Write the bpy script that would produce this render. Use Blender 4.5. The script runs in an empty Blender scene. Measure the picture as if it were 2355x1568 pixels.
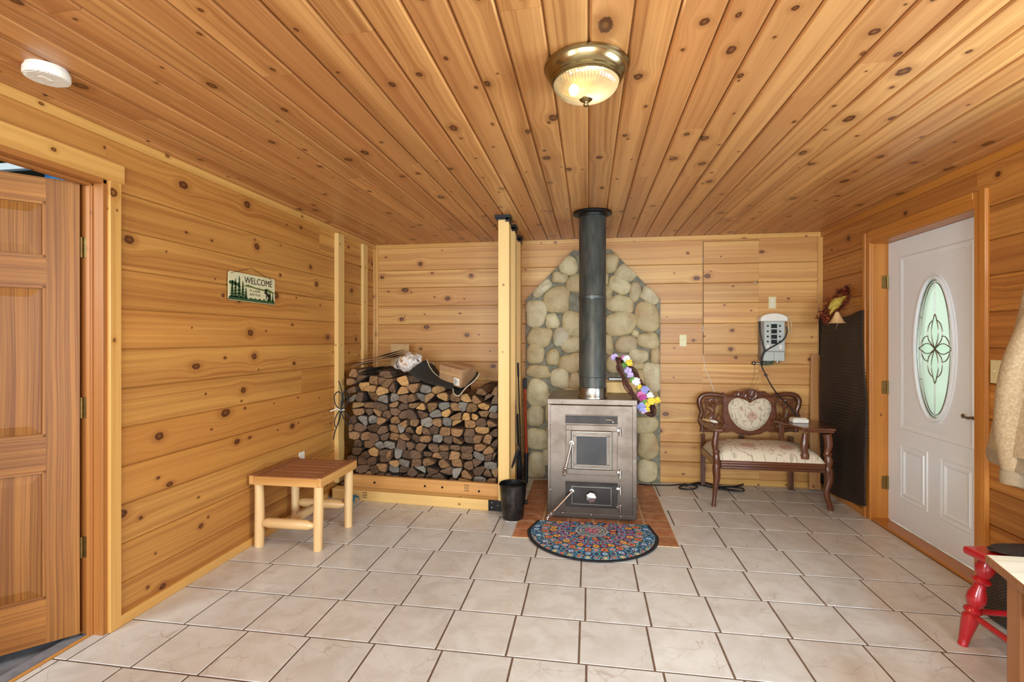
import bpy, bmesh, math, random
from math import sin, cos, pi, radians as R
from mathutils import Vector, Matrix, noise as mnoise
random.seed(11)
S = bpy.context.scene
COL = S.collection

# ------------------------------------------------------------------ camera, world, light, exposure
F_PX, W_PX, CX_PX, CY_PX, CAM_H = 1140.0, 2355, 1177.5, 777.0, 1.425
YAW = math.atan(176.5 / F_PX)
cd = bpy.data.cameras.new('camera'); cam = bpy.data.objects.new('camera', cd); COL.objects.link(cam)
cam.location = (0, 0, CAM_H); cam.rotation_euler = (pi / 2, 0, YAW)
cd.sensor_width = 36; cd.lens = F_PX / W_PX * 36; cd.shift_y = -7.0 / W_PX; cd.clip_start = .05
S.camera = cam
S.view_settings.view_transform = 'Standard'; S.view_settings.look = 'None'
S.view_settings.gamma = 1; S.view_settings.use_curve_mapping = False
S.view_settings.exposure = 0.18
S.cycles.use_denoising = True
S.cycles.max_bounces = 10; S.cycles.diffuse_bounces = 6; S.cycles.transparent_max_bounces = 12
S.cycles.sample_clamp_indirect = 6

wd = bpy.data.worlds.new('world'); S.world = wd; wd.use_nodes = True
bg = wd.node_tree.nodes['Background']; bg.inputs[0].default_value = (.80, .90, 1, 1); bg.inputs[1].default_value = 1.6

def area(name, loc, rot, sx, sy, power, col):
    l = bpy.data.lights.new(name, 'AREA'); l.shape = 'RECTANGLE'; l.size = sx; l.size_y = sy
    l.energy = power; l.color = col
    o = bpy.data.objects.new(name, l); COL.objects.link(o); o.location = loc; o.rotation_euler = rot
    return o
# daylight through the windows of the room: one in the right wall, two in the front wall behind the camera
area('daylight_right', (2.36, 1.25, 1.55), (0, R(90), 0), 1.0, 1.5, 115, (.60, .82, 1))
area('daylight_front', (-.95, -4.32, 1.5), (R(90), 0, 0), 1.7, 1.4, 235, (.72, .87, 1))
area('daylight_front', (1.15, -4.32, 1.5), (R(90), 0, 0), 1.7, 1.4, 235, (.72, .87, 1))
area('fill_left', (-2.46, -1.5, 1.5), (0, R(-90), 0), 1.2, 1.6, 185, (.66, .84, 1))  # added fill from an unseen, made-up left window, brightens the white door
# daylight in the room beyond the left doorway
area('daylight_beyond', (-3.6, -.6, 2.2), (R(80), 0, 0), 1.4, 1.0, 90, (.8, .92, 1))

def at(px, py, Y):
    """world point seen at a photo pixel on the plane y = Y"""
    a = (px - CX_PX) / F_PX; b = (CY_PX - py) / F_PX
    s, c = sin(YAW), cos(YAW)
    rx, ry = a * c - s, a * s + c
    t = Y / ry
    return Vector((rx * t, Y, CAM_H + b * t))

# ------------------------------------------------------------------ helpers
def lin(h):
    h = h.lstrip('#'); o = []
    for i in (0, 2, 4):
        v = int(h[i:i + 2], 16) / 255
        o.append(v / 12.92 if v <= .04045 else ((v + .055) / 1.055) ** 2.4)
    return (o[0], o[1], o[2], 1)

class NT:
    def __init__(s, name):
        s.m = bpy.data.materials.new(name); s.m.use_nodes = True
        s.t = s.m.node_tree; s.t.nodes.clear()
        s.out = s.t.nodes.new('ShaderNodeOutputMaterial')
    def n(s, typ, **kw):
        x = s.t.nodes.new(typ)
        for k, v in kw.items(): setattr(x, k, v)
        return x
    def set(s, sock, v):
        if isinstance(v, bpy.types.NodeSocket): s.t.links.new(v, sock)
        elif v is not None:
            if sock.type == 'RGBA' and isinstance(v, tuple) and len(v) == 3: v = v + (1,)
            sock.default_value = v
    def ma(s, op, a, b=None, c=None, clamp=False):
        x = s.n('ShaderNodeMath', operation=op, use_clamp=clamp)
        for i, v in enumerate((a, b, c)):
            if v is not None: s.set(x.inputs[i], v)
        return x.outputs[0]
    def add(s, a, b): return s.ma('ADD', a, b)
    def sub(s, a, b): return s.ma('SUBTRACT', a, b)
    def mul(s, a, b): return s.ma('MULTIPLY', a, b)
    def div(s, a, b): return s.ma('DIVIDE', a, b)
    def xyz(s, x, y=0.0, z=0.0):
        c = s.n('ShaderNodeCombineXYZ'); s.set(c.inputs[0], x); s.set(c.inputs[1], y); s.set(c.inputs[2], z); return c.outputs[0]
    def sep(s, v):
        c = s.n('ShaderNodeSeparateXYZ'); s.set(c.inputs[0], v); return c.outputs
    def noise(s, vec, scale=1.0, detail=2.0, rough=.5, dist=0.0):
        x = s.n('ShaderNodeTexNoise'); s.set(x.inputs['Vector'], vec); s.set(x.inputs['Scale'], scale)
        x.inputs['Detail'].default_value = detail; x.inputs['Roughness'].default_value = rough; x.inputs['Distortion'].default_value = dist
        return x.outputs['Fac']
    def voro(s, vec, scale=1.0, feature='F1', out='Distance', rnd=1.0):
        x = s.n('ShaderNodeTexVoronoi', feature=feature); s.set(x.inputs['Vector'], vec); s.set(x.inputs['Scale'], scale)
        x.inputs['Randomness'].default_value = rnd
        return x.outputs[out]
    def white(s, vec):
        x = s.n('ShaderNodeTexWhiteNoise', noise_dimensions='3D'); s.set(x.inputs['Vector'], vec); return x.outputs
    def smooth(s, v, a, b, lo=0.0, hi=1.0):
        x = s.n('ShaderNodeMapRange', interpolation_type='SMOOTHSTEP'); s.set(x.inputs[0], v)
        for i, q in enumerate((a, b, lo, hi)): x.inputs[i + 1].default_value = q
        return x.outputs[0]
    def mix(s, f, a, b, mode='MIX'):
        x = s.n('ShaderNodeMix', data_type='RGBA', blend_type=mode)
        s.set(x.inputs[0], f); s.set(x.inputs[6], a); s.set(x.inputs[7], b); return x.outputs[2]
    def ramp(s, f, stops, interp='LINEAR'):
        x = s.n('ShaderNodeValToRGB'); r = x.color_ramp; r.interpolation = interp
        while len(r.elements) < len(stops): r.elements.new(.5)
        for e, (p, c) in zip(r.elements, stops): e.position = p; e.color = c
        s.set(x.inputs[0], f); return x.outputs[0]
    def bump(s, h, strength=.2, dist=.01):
        x = s.n('ShaderNodeBump'); s.set(x.inputs['Height'], h); x.inputs['Strength'].default_value = strength; x.inputs['Distance'].default_value = dist
        return x.outputs[0]
    def pr(s, col, rough=.5, metal=0.0, normal=None, coat=0.0, coat_rough=.1, **kw):
        p = s.n('ShaderNodeBsdfPrincipled'); s.set(p.inputs['Base Color'], col); s.set(p.inputs['Roughness'], rough); s.set(p.inputs['Metallic'], metal)
        if normal is not None: s.set(p.inputs['Normal'], normal)
        p.inputs['Coat Weight'].default_value = coat; p.inputs['Coat Roughness'].default_value = coat_rough
        for k, v in kw.items(): s.set(p.inputs[k], v)
        s.t.links.new(p.outputs[0], s.out.inputs[0]); s.p = p
        return p
    def obj(s): return s.n('ShaderNodeTexCoord').outputs['Object']
    def uv(s): return s.n('ShaderNodeTexCoord').outputs['UV']
    def island(s): return s.n('ShaderNodeNewGeometry').outputs['Random Per Island']

def plain(name, hexc, rough=.5, metal=0.0, var=.12, scale=30.0, bump=0.0, coat=0.0, **kw):
    t = NT(name); c = lin(hexc)
    f = t.noise(t.obj(), scale, 3)
    d = tuple(max(0, x * (1 - var)) for x in c[:3]) + (1,); l = tuple(min(1, x * (1 + var)) for x in c[:3]) + (1,)
    col = t.mix(t.smooth(f, .3, .7), d, l)
    t.pr(col, rough, metal, t.bump(f, bump, .004) if bump else None, coat, **kw)
    return t.m

def wood(name, light, dark, knot='#4a2410', w=.19, big=.5, small=.4, rough=.34, coat=.12, contrast=1.0, var=.10, red=None, lines=1.0, bigL=.55, freq=1.0):
    t = NT(name); uv = t.sep(t.uv()); u, v = uv[0], uv[1]
    rnd = t.island()
    u2 = t.add(u, t.mul(rnd, 53.1))
    def knots(L, amt, r0, r1, seed):
        q = t.div(u2, L); cid = t.ma('FLOOR', q)
        wn = t.white(t.xyz(cid, t.add(t.mul(rnd, 771.0), seed), seed)); rgb = t.sep(wn['Color'])
        uc = t.mul(t.add(t.add(cid, .3), t.mul(rgb[0], .4)), L)
        vc = t.mul(t.sub(rgb[1], .5), w * .8)
        fr = t.ma('FRACT', t.mul(rgb[2], 7.13))
        rad = t.add(r0, t.mul(fr, r1 - r0))
        du = t.mul(t.sub(u2, uc), t.add(.55, t.mul(t.ma('FRACT', t.mul(rgb[0], 9.7)), .4))); dv = t.sub(v, vc)
        d = t.div(t.ma('SQRT', t.add(t.mul(du, du), t.mul(dv, dv))), rad)
        d = t.add(d, t.mul(t.ma('GREATER_THAN', rgb[2], amt), 99.0))
        return d, dv
    d1, dv1 = knots(bigL, big, .012, .026, 3.3)
    d2, dv2 = knots(.31, small, .005, .010, 8.7)
    fall = t.ma('EXPONENT', t.mul(t.mul(d1, d1), -.11))
    fall2 = t.ma('EXPONENT', t.mul(t.mul(d2, d2), -.11))
    psi = t.sub(t.sub(v, t.mul(dv1, t.mul(fall, .88))), t.mul(dv2, t.mul(fall2, .85)))
    wand = t.sub(t.noise(t.xyz(t.mul(u2, .8), t.mul(psi, 5), t.mul(rnd, 9)), 1, 2), .5)
    psi = t.add(psi, t.mul(wand, .05))
    g1 = t.noise(t.xyz(t.mul(u2, .45), t.mul(psi, 42 * freq), t.mul(rnd, 21)), 1, 3, .55)
    g2 = t.noise(t.xyz(t.mul(u2, 3.5), t.mul(psi, 330), 2.2), 1, 2)
    g3 = t.noise(t.xyz(t.mul(u2, .35), t.mul(psi, 9 * freq), t.mul(rnd, 5)), 1, 2)
    f = t.add(t.add(t.mul(t.smooth(g1, .38, .68), .42 * lines), t.mul(t.smooth(g2, .35, .75), .20 * lines)), t.mul(t.smooth(g3, .34, .7), .42))
    f = t.ma('MULTIPLY', f, contrast, clamp=True)
    col = t.mix(f, lin(light), lin(dark))
    br = t.add(1 - var, t.mul(t.ma('FRACT', t.mul(rnd, 17.3)), 2 * var))
    col = t.mix(1.0, col, t.n('ShaderNodeCombineColor').outputs[0] if False else t.xyz(br, br, br), 'MULTIPLY')
    if red:
        col = t.mix(t.mul(t.ma('FRACT', t.mul(rnd, 5.9)), .55), col, lin(red))
    kn = t.noise(t.xyz(t.mul(u2, 40), t.mul(v, 60), 0), 1, 2)
    for d in (d1, d2):
        dd = t.add(d, t.mul(t.sub(kn, .5), .6))
        col = t.mix(t.mul(t.smooth(dd, 2.6, 1.0), .55), col, lin(dark))
        col = t.mix(t.mul(t.smooth(dd, 1.05, .8), .9), col, lin(knot))
        col = t.mix(t.mul(t.smooth(dd, .55, .2), .45), col, lin(dark))
    rg = t.add(rough, t.mul(t.sub(g2, .5), .12))
    t.pr(col, rg, 0, t.bump(t.sub(t.mul(g2, .3), t.mul(g1, .4)), .10, .003), coat, .18)
    return t.m

class MB:
    """collects geometry for ONE mesh"""
    def __init__(s): s.v = []; s.f = []; s.mi = []; s.uv = []; s.sm = []
    def face(s, idx, uv=None, mi=0, sm=False):
        s.f.append(tuple(idx)); s.uv.append(uv or [(0, 0)] * len(idx)); s.mi.append(mi); s.sm.append(sm)
    def quadpts(s, pts, uv=None, mi=0, sm=False):
        b = len(s.v); s.v += [Vector(p) for p in pts]; s.face(range(b, b + len(pts)), uv, mi, sm)
    def box(s, lo, hi, mat=None, grain=None, mi=0, off=None):
        """axis aligned box lo..hi, moved by mat; uv u along the grain axis"""
        lo = Vector(lo); hi = Vector(hi); d = hi - lo
        if grain is None: grain = max(range(3), key=lambda i: d[i])
        if off is None: off = random.random() * 20
        b = len(s.v); c = (lo + hi) / 2
        P = [Vector((x, y, z)) for x in (lo.x, hi.x) for y in (lo.y, hi.y) for z in (lo.z, hi.z)]
        s.v += [(mat @ p if mat else p) for p in P]
        for fi, ax in (((0, 1, 3, 2), 0), ((4, 6, 7, 5), 0), ((0, 4, 5, 1), 1), ((2, 3, 7, 6), 1), ((0, 2, 6, 4), 2), ((1, 5, 7, 3), 2)):
            if ax == grain:
                o2 = [i for i in range(3) if i != ax]; uv = [(off + P[i][o2[0]] - c[o2[0]], P[i][o2[1]] - c[o2[1]]) for i in fi]
            else:
                ot = [i for i in range(3) if i not in (ax, grain)][0]
                uv = [(off + P[i][grain], P[i][ot] - c[ot] + .013 * ax) for i in fi]
            s.face([b + i for i in fi], uv, mi)
        return s
    def prism(s, pts, depth, M, mi=0, mi_side=None, sm=False, top=True):
        """2-D outline (ccw) extruded from z=0 to depth, placed by matrix M"""
        n = len(pts); b = len(s.v); off = random.random() * 9
        s.v += [M @ Vector((p[0], p[1], 0)) for p in pts] + [M @ Vector((p[0], p[1], depth)) for p in pts]
        s.face([b + i for i in reversed(range(n))], [(pts[i][0], pts[i][1]) for i in reversed(range(n))], mi)
        s.face([b + n + i for i in range(n)], [(pts[i][0], pts[i][1]) for i in range(n)], mi)
        L = 0
        for i in range(n):
            j = (i + 1) % n; l = math.dist(pts[i], pts[j])
            s.face([b + i, b + j, b + n + j, b + n + i], [(off, L), (off, L + l), (off + depth, L + l), (off + depth, L)], mi if mi_side is None else mi_side, sm); L += l
        return s
    def tube(s, path, rad, n=10, cap=True, mi=0, flat=1.0, closed=False):
        path = [Vector(p) for p in path]; m = len(path)
        rads = rad if isinstance(rad, (list, tuple)) else [rad] * m
        b = len(s.v); up = None; L = 0; off = random.random() * 9; us = []
        for i, p in enumerate(path):
            if closed: t = path[(i + 1) % m] - path[i - 1]
            else: t = path[min(i + 1, m - 1)] - path[max(i - 1, 0)]
            t.normalize()
            if up is None:
                a = Vector((0, 0, 1)) if abs(t.z) < .9 else Vector((0, 1, 0)); up = (a - t * a.dot(t)).normalized()
            else:
                up = (up - t * up.dot(t)).normalized()
            sd = t.cross(up)
            if i: L += (p - path[i - 1]).length
            us.append(L)
            for k in range(n):
                a = 2 * pi * k / n
                s.v.append(p + (up * cos(a) * flat + sd * sin(a)) * rads[i])
        rg = range(m) if closed else range(m - 1)
        for i in rg:
            j = (i + 1) % m
            for k in range(n):
                q = (k + 1) % n; v0 = 2 * pi * k / n * rads[i]; v1 = 2 * pi * (k + 1) / n * rads[i]
                u0, u1 = us[i] + off, (us[j] if j > i else us[i] + .02) + off
                s.face([b + i * n + k, b + i * n + q, b + j * n + q, b + j * n + k], [(u0, v0), (u0, v1), (u1, v1), (u1, v0)], mi, True)
        if cap and not closed:
            s.face([b + k for k in reversed(range(n))], None, mi); s.face([b + (m - 1) * n + k for k in range(n)], None, mi)
        return s
    def lathe(s, prof, M=Matrix(), n=32, mi=0, sm=True):
        """profile [(r, z)] turned about local z"""
        b = len(s.v); m = len(prof); off = random.random() * 9
        for r, z in prof:
            for k in range(n):
                a = 2 * pi * k / n; s.v.append(M @ Vector((r * cos(a), r * sin(a), z)))
        for i in range(m - 1):
            for k in range(n):
                q = (k + 1) % n; r = max(prof[i][0], .005)
                s.face([b + i * n + k, b + i * n + q, b + (i + 1) * n + q, b + (i + 1) * n + k],
                       [(off + prof[i][1], r * 2 * pi * k / n), (off + prof[i][1], r * 2 * pi * (k + 1) / n), (off + prof[i + 1][1], r * 2 * pi * (k + 1) / n), (off + prof[i + 1][1], r * 2 * pi * k / n)], mi, sm)
        if prof[0][0] > 1e-4: s.face([b + k for k in reversed(range(n))], None, mi)
        if prof[-1][0] > 1e-4: s.face([b + (m - 1) * n + k for k in range(n)], None, mi)
        return s
    def grid(s, nu, nv, fn, mi=0, sm=True, uvs=None):
        b = len(s.v)
        for i in range(nu):
            for j in range(nv): s.v.append(Vector(fn(i / (nu - 1), j / (nv - 1))))
        for i in range(nu - 1):
            for j in range(nv - 1):
                a, c = i / (nu - 1), j / (nv - 1); e, g = (i + 1) / (nu - 1), (j + 1) / (nv - 1)
                uv = [(a, c), (e, c), (e, g), (a, g)]
                s.face([b + i * nv + j, b + (i + 1) * nv + j, b + (i + 1) * nv + j + 1, b + i * nv + j + 1], uv, mi, sm)
        return s
    def blob(s, c, r, M=None, sub=2, amp=0.0, fr=3.0, mi=0, seed=0):
        bm = bmesh.new(); bmesh.ops.create_icosphere(bm, subdivisions=sub, radius=1)
        b = len(s.v); c = Vector(c)
        for v in bm.verts:
            p = v.co.copy()
            if amp: p *= 1 + amp * mnoise.noise(p * fr + Vector((seed * 3.1, seed * 1.7, seed)))
            p = Vector((p.x * r[0], p.y * r[1], p.z * r[2]))
            s.v.append(c + (M @ p if M else p))
        for f in bm.faces: s.face([b + v.index for v in f.verts], None, mi, True)
        bm.free(); return s
    def build(s, name, mats, parent=None, bevel=0.0, seg=2, sharp=35, solid=0.0, loc=None):
        me = bpy.data.meshes.new(name)
        me.from_pydata([tuple(v) for v in s.v], [], s.f)
        if not isinstance(mats, (list, tuple)): mats = [mats]
        for m in mats: me.materials.append(m)
        me.polygons.foreach_set('material_index', s.mi); me.polygons.foreach_set('use_smooth', s.sm)
        ul = me.uv_layers.new(name='UVMap'); flat = []
        for uv in s.uv:
            for q in uv: flat += [q[0], q[1]]
        ul.data.foreach_set('uv', flat)
        me.update()
        if any(s.sm): me.set_sharp_from_angle(angle=R(sharp))
        o = bpy.data.objects.new(name, me); COL.objects.link(o)
        if solid:
            md = o.modifiers.new('thick', 'SOLIDIFY'); md.thickness = solid; md.offset = 0
        if bevel:
            md = o.modifiers.new('bevel', 'BEVEL'); md.width = bevel; md.segments = seg; md.limit_method = 'ANGLE'; md.angle_limit = R(40); md.harden_normals = False
        if loc: o.location = loc
        if parent:
            o.parent = parent
            if parent.type == 'EMPTY': o.matrix_parent_inverse = Matrix.Translation(-parent.location) if tuple(parent.rotation_euler) == (0, 0, 0) else Matrix()
        return o

def thing(name, label, cat, loc=(0, 0, 0), group=None):
    o = bpy.data.objects.new(name, None); COL.objects.link(o); o.location = loc; o.empty_display_size = .1
    o['label'] = label; o['category'] = cat
    if group: o['group'] = group
    return o
def tag(o, label, cat, group=None, kind=None):
    o['label'] = label; o['category'] = cat
    if group: o['group'] = group
    if kind: o['kind'] = kind
    return o
def struct(o, label=None, cat=None):
    o['kind'] = 'structure'
    if label: o['label'] = label
    if cat: o['category'] = cat
    return o
def plabel(o, l): o['label'] = l; return o
def T(x, y, z): return Matrix.Translation((x, y, z))
def RX(a): return Matrix.Rotation(R(a), 4, 'X')
def RY(a): return Matrix.Rotation(R(a), 4, 'Y')
def RZ(a): return Matrix.Rotation(R(a), 4, 'Z')
def spline(pts, n=8):
    """Catmull-Rom through points"""
    pts = [Vector(p) for p in pts]; o = []
    for i in range(len(pts) - 1):
        p0 = pts[max(i - 1, 0)]; p1 = pts[i]; p2 = pts[i + 1]; p3 = pts[min(i + 2, len(pts) - 1)]
        for k in range(n):
            t = k / n
            o.append(.5 * ((2 * p1) + (p2 - p0) * t + (2 * p0 - 5 * p1 + 4 * p2 - p3) * t * t + (3 * p1 - p0 - 3 * p2 + p3) * t ** 3))
    o.append(pts[-1]); return o
def lerpl(vals, n):
    o = []
    for i in range(n):
        t = i / (n - 1) * (len(vals) - 1); k = min(int(t), len(vals) - 2); o.append(vals[k] + (vals[k + 1] - vals[k]) * (t - k))
    return o

# ------------------------------------------------------------------ materials
M = {}
M['wall'] = wood('pine_wall', '#d1994c', '#935925', '#451a06', big=.55, small=.46, var=.10, red='#b0702e', rough=.46, coat=.03, contrast=1.05)
M['wall_b'] = wood('pine_wall_lightened', '#e4b46a', '#ab7034', '#451a06', big=.55, small=.46, var=.09, red='#bd8040', rough=.46, coat=.03, contrast=1.0)  # same pine, lightened to make up for weak light on the back wall
M['wall_r'] = wood('pine_wall_shaded', '#cb8d42', '#8a501f', '#3d1606', big=.5, small=.46, var=.13, red='#9c5a26', rough=.46, coat=.03, contrast=1.1)  # same pine, the right wall's dimmer light put into a darker, redder colour
M['ceil'] = wood('pine_ceiling', '#d8a060', '#98602f', '#451a08', w=.135, big=.42, small=.44, var=.11, rough=.36, coat=.08, red='#a8683a', bigL=.5, contrast=1.1)
M['trim'] = wood('pine_trim', '#daa85c', '#b67e3a', '#55290f', w=.04, big=.10, small=.22, var=.04, contrast=.8)
M['case'] = wood('pine_casing', '#d29850', '#b4762f', '#55290f', w=.06, big=.0, small=.10, var=.03, contrast=.9)
M['jamb'] = wood('shaded_jamb', '#ab6c2e', '#8a5120', '#3d1606', w=.06, big=.0, small=.10, var=.04, contrast=.9, rough=.5)  # shade on the left door jamb put into a darker wood colour
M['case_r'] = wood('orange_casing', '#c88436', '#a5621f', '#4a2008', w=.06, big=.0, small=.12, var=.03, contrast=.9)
M['lumber'] = wood('pale_lumber', '#e2bb74', '#cc9f56', '#6b3a18', w=.07, big=.0, small=.28, var=.05, contrast=.65, rough=.5, coat=0)
M['log'] = wood('peeled_log', '#e3c08a', '#cb9a58', '#7a4520', w=.05, big=0, small=.10, var=.04, contrast=.8, rough=.3, coat=.3)
M['slat'] = wood('cedar_slat', '#a8704a', '#824d30', '#4a2410', w=.05, big=0, small=.10, var=.10, rough=.42)
M['apron'] = wood('bench_apron', '#d6a463', '#b97f3c', '#3a1c0c', w=.05, big=0, small=.10, var=.05, rough=.35)
M['fir'] = wood('fir_door', '#aa6f2c', '#7d4917', '#5a2c14', w=.10, big=0, small=0, var=.12, contrast=1.0, lines=1.5, rough=.5, coat=0, freq=3.2)
M['walnut'] = wood('dark_carved_wood', '#6f4024', '#452112', '#2a1008', w=.05, big=0, small=0, var=.05, rough=.25, coat=.4)
M['chest'] = wood('chest_wood', '#a0683a', '#7a4a26', '#2c1408', w=.15, big=.5, small=.3, var=.08)
M['board'] = wood('leaning_board', '#c08a50', '#a06a38', '#55290f', w=.08, big=.1, small=.3, var=.05)
M['white_door'] = plain('white_door_paint', '#eaf0f0', .42, var=.01)
M['white'] = plain('white_plastic', '#e8e2d2', .4, var=.02)
M['ivory'] = plain('ivory_plastic', '#dccf9a', .4, var=.03)
M['black'] = plain('black_iron', '#1c1a18', .45, .5, var=.2)
M['rubber'] = plain('black_rubber', '#171615', .55, var=.15)
M['brass'] = plain('polished_brass', '#9a8a62', .24, 1.0, var=.05)
M['brass_old'] = plain('aged_brass', '#8a7040', .4, .9, var=.15)
M['chrome'] = plain('bright_steel', '#d5d3cf', .16, 1.0, var=.05)
M['nickel'] = plain('brushed_nickel', '#8f8a80', .28, 1.0, var=.08)
M['outer_dark'] = plain('dark_olive_wall', '#4c4632', .8)  # flat dark olive for the walls of the next room
M['outer_blue'] = plain('blue_tarp', '#3b7fb4', .5)
M['outer_floor'] = plain('grey_concrete', '#77777a', .8, var=.2, scale=12)
M['pale_blue'] = plain('pale_blue_paint', '#9db4b8', .6, var=.1)
M['green_hill'] = plain('garden_green', '#a9b596', .9, var=.4, scale=5)

def m_tile():
    t = NT('ceramic_tile'); o = t.obj(); r = t.island()
    v = t.sep(o)
    p = t.xyz(t.add(v[0], t.mul(r, 31)), t.add(v[1], t.mul(r, 17)), 0)
    n1 = t.noise(p, 7, 4, .6, .6); n2 = t.noise(p, 2.2, 2)
    ve = t.voro(t.xyz(t.add(t.sep(p)[0], t.mul(t.noise(p, 6, 3), .25)), t.add(t.sep(p)[1], t.mul(t.noise(p, 5, 3), .2)), 0), 6, 'DISTANCE_TO_EDGE')
    col = t.mix(t.smooth(n1, .35, .7), lin('#d2d0c8'), lin('#c2bdb2'))
    col = t.mix(t.mul(t.smooth(n2, .45, .7), .5), col, lin('#c8c3b9'))
    col = t.mix(t.mul(t.mul(t.smooth(ve, .018, .0), .55), t.smooth(t.noise(p, 5, 2), .45, .6)), col, lin('#a08d78'))
    b = t.add(.95, t.mul(t.ma('FRACT', t.mul(r, 13.7)), .09)); col = t.mix(1.0, col, t.xyz(b, b, b), 'MULTIPLY')
    t.pr(col, .30, 0, t.bump(t.add(n1, t.mul(t.smooth(ve, .03, 0), -.4)), .12, .004)); return t.m
M['tile'] = m_tile()
M['grout'] = plain('brown_grout', '#6a523c', .95, var=.15)
def m_terra():
    t = NT('terracotta_tile'); r = t.island(); n = t.noise(t.obj(), 14, 3)
    col = t.mix(t.smooth(n, .3, .7), lin('#b87a52'), lin('#9a5d3a'))
    b = t.add(.85, t.mul(t.ma('FRACT', t.mul(r, 13.7)), .3)); col = t.mix(1.0, col, t.xyz(b, b, b), 'MULTIPLY')
    t.pr(col, .45, 0, t.bump(n, .1, .004)); return t.m
M['terra'] = m_terra()
M['terra_grout'] = plain('sandy_grout', '#c8ad86', .85)
def m_stone():
    t = NT('river_stone'); oi = t.n('ShaderNodeObjectInfo').outputs['Random']; o = t.obj()
    n = t.noise(o, 9, 5, .6); n2 = t.noise(o, 38, 4, .65); n3 = t.noise(o, 3.5, 2)
    base = t.ramp(oi, [(0, lin('#cfc196')), (.3, lin('#c3b284')), (.55, lin('#b8a375')), (.75, lin('#cec19c')), (.9, lin('#b59a6c')), (1, lin('#bdb89e'))])
    col = t.mix(t.mul(t.smooth(n, .4, .72), .55), base, lin('#947c54'))
    col = t.mix(t.mul(t.smooth(n3, .48, .75), .35), col, lin('#a5713c'))
    col = t.mix(t.mul(t.smooth(n2, .55, .75), .35), col, lin('#cfc6a4'))
    t.pr(col, .6, 0, t.bump(t.add(n2, t.mul(n, 1.5)), .35, .008)); return t.m
M['stone'] = m_stone()
M['mortar'] = plain('grey_mortar', '#7d7864', .9, var=.25, scale=25, bump=.4)
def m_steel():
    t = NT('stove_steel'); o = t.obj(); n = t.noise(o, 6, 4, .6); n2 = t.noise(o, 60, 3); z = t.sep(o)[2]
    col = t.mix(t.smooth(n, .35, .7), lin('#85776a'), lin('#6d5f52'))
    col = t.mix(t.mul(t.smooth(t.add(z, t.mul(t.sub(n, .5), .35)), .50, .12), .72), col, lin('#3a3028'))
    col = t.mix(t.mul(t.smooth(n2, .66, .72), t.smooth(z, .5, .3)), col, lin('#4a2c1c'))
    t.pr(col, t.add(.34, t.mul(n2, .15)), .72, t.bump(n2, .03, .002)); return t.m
M['steel'] = m_steel()
M['steel_dark'] = plain('soot_steel', '#322c27', .38, .6, var=.25, scale=10)
def m_pipe():
    t = NT('pipe_steel'); o = t.obj(); n = t.noise(t.xyz(t.mul(t.sep(o)[0], 4), t.mul(t.sep(o)[1], 4), t.sep(o)[2]), 6, 4); n2 = t.noise(o, 120, 2)
    col = t.mix(t.smooth(n, .35, .7), lin('#4d4f48'), lin('#383b38'))
    col = t.mix(t.mul(t.smooth(n2, .7, .75), .6), col, lin('#8b8a7c'))
    t.pr(col, .42, .35); return t.m
M['pipe'] = m_pipe()
def m_glass_stove():
    t = NT('sooty_stove_glass'); n = t.noise(t.obj(), 7, 4)
    t.pr(t.mix(t.smooth(n, .35, .7), lin('#1a1510'), lin('#332a20')), .38, 0); return t.m
M['stove_glass'] = m_glass_stove()
def m_endgrain(name, c1, c2, bark):
    t = NT(name); o = t.obj(); r = t.n('ShaderNodeObjectInfo').outputs['Random']
    s = t.sep(o)
    p = t.xyz(t.add(s[0], t.mul(r, .08)), 0, t.sub(s[2], .03))
    d = t.n('ShaderNodeVectorMath', operation='LENGTH'); t.set(d.inputs[0], p)
    nn = t.noise(o, 20, 3); dd = t.add(d.outputs['Value'], t.mul(nn, .02))
    rings = t.ma('FRACT', t.mul(dd, 170)); n2 = t.noise(o, 55, 4, .65)
    col = t.mix(t.mul(t.smooth(rings, .2, .9), .30), lin(c1), lin(c2))
    col = t.mix(t.smooth(n2, .35, .75), col, lin(c2))
    b = t.add(.7, t.mul(t.ma('FRACT', t.mul(r, 31.7)), .55)); col = t.mix(1.0, col, t.xyz(b, b, b), 'MULTIPLY')
    t.pr(col, .75, 0, t.bump(n2, .5, .006)); return t.m
def m_bark(name, c1, c2):
    t = NT(name); s = t.sep(t.obj()); n = t.noise(t.xyz(t.mul(s[0], 60), t.mul(s[1], 8), t.mul(s[2], 60)), 1, 4, .65)
    t.pr(t.mix(t.smooth(n, .35, .7), lin(c1), lin(c2)), .85, 0, t.bump(n, .6, .008)); return t.m
M['bark'] = m_bark('dark_bark', '#2c2119', '#54412f')
M['split'] = m_bark('split_face', '#5a412a', '#876546')
E_BROWN = m_endgrain('brown_end', '#9a7347', '#5e4025', 0)
E_DARK = m_endgrain('dark_end', '#735539', '#42301f', 0)
E_GREY = m_endgrain('grey_end', '#8d8475', '#5f574c', 0)
E_PALE = m_endgrain('pale_end', '#c0955a', '#8d6434', 0)

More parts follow.
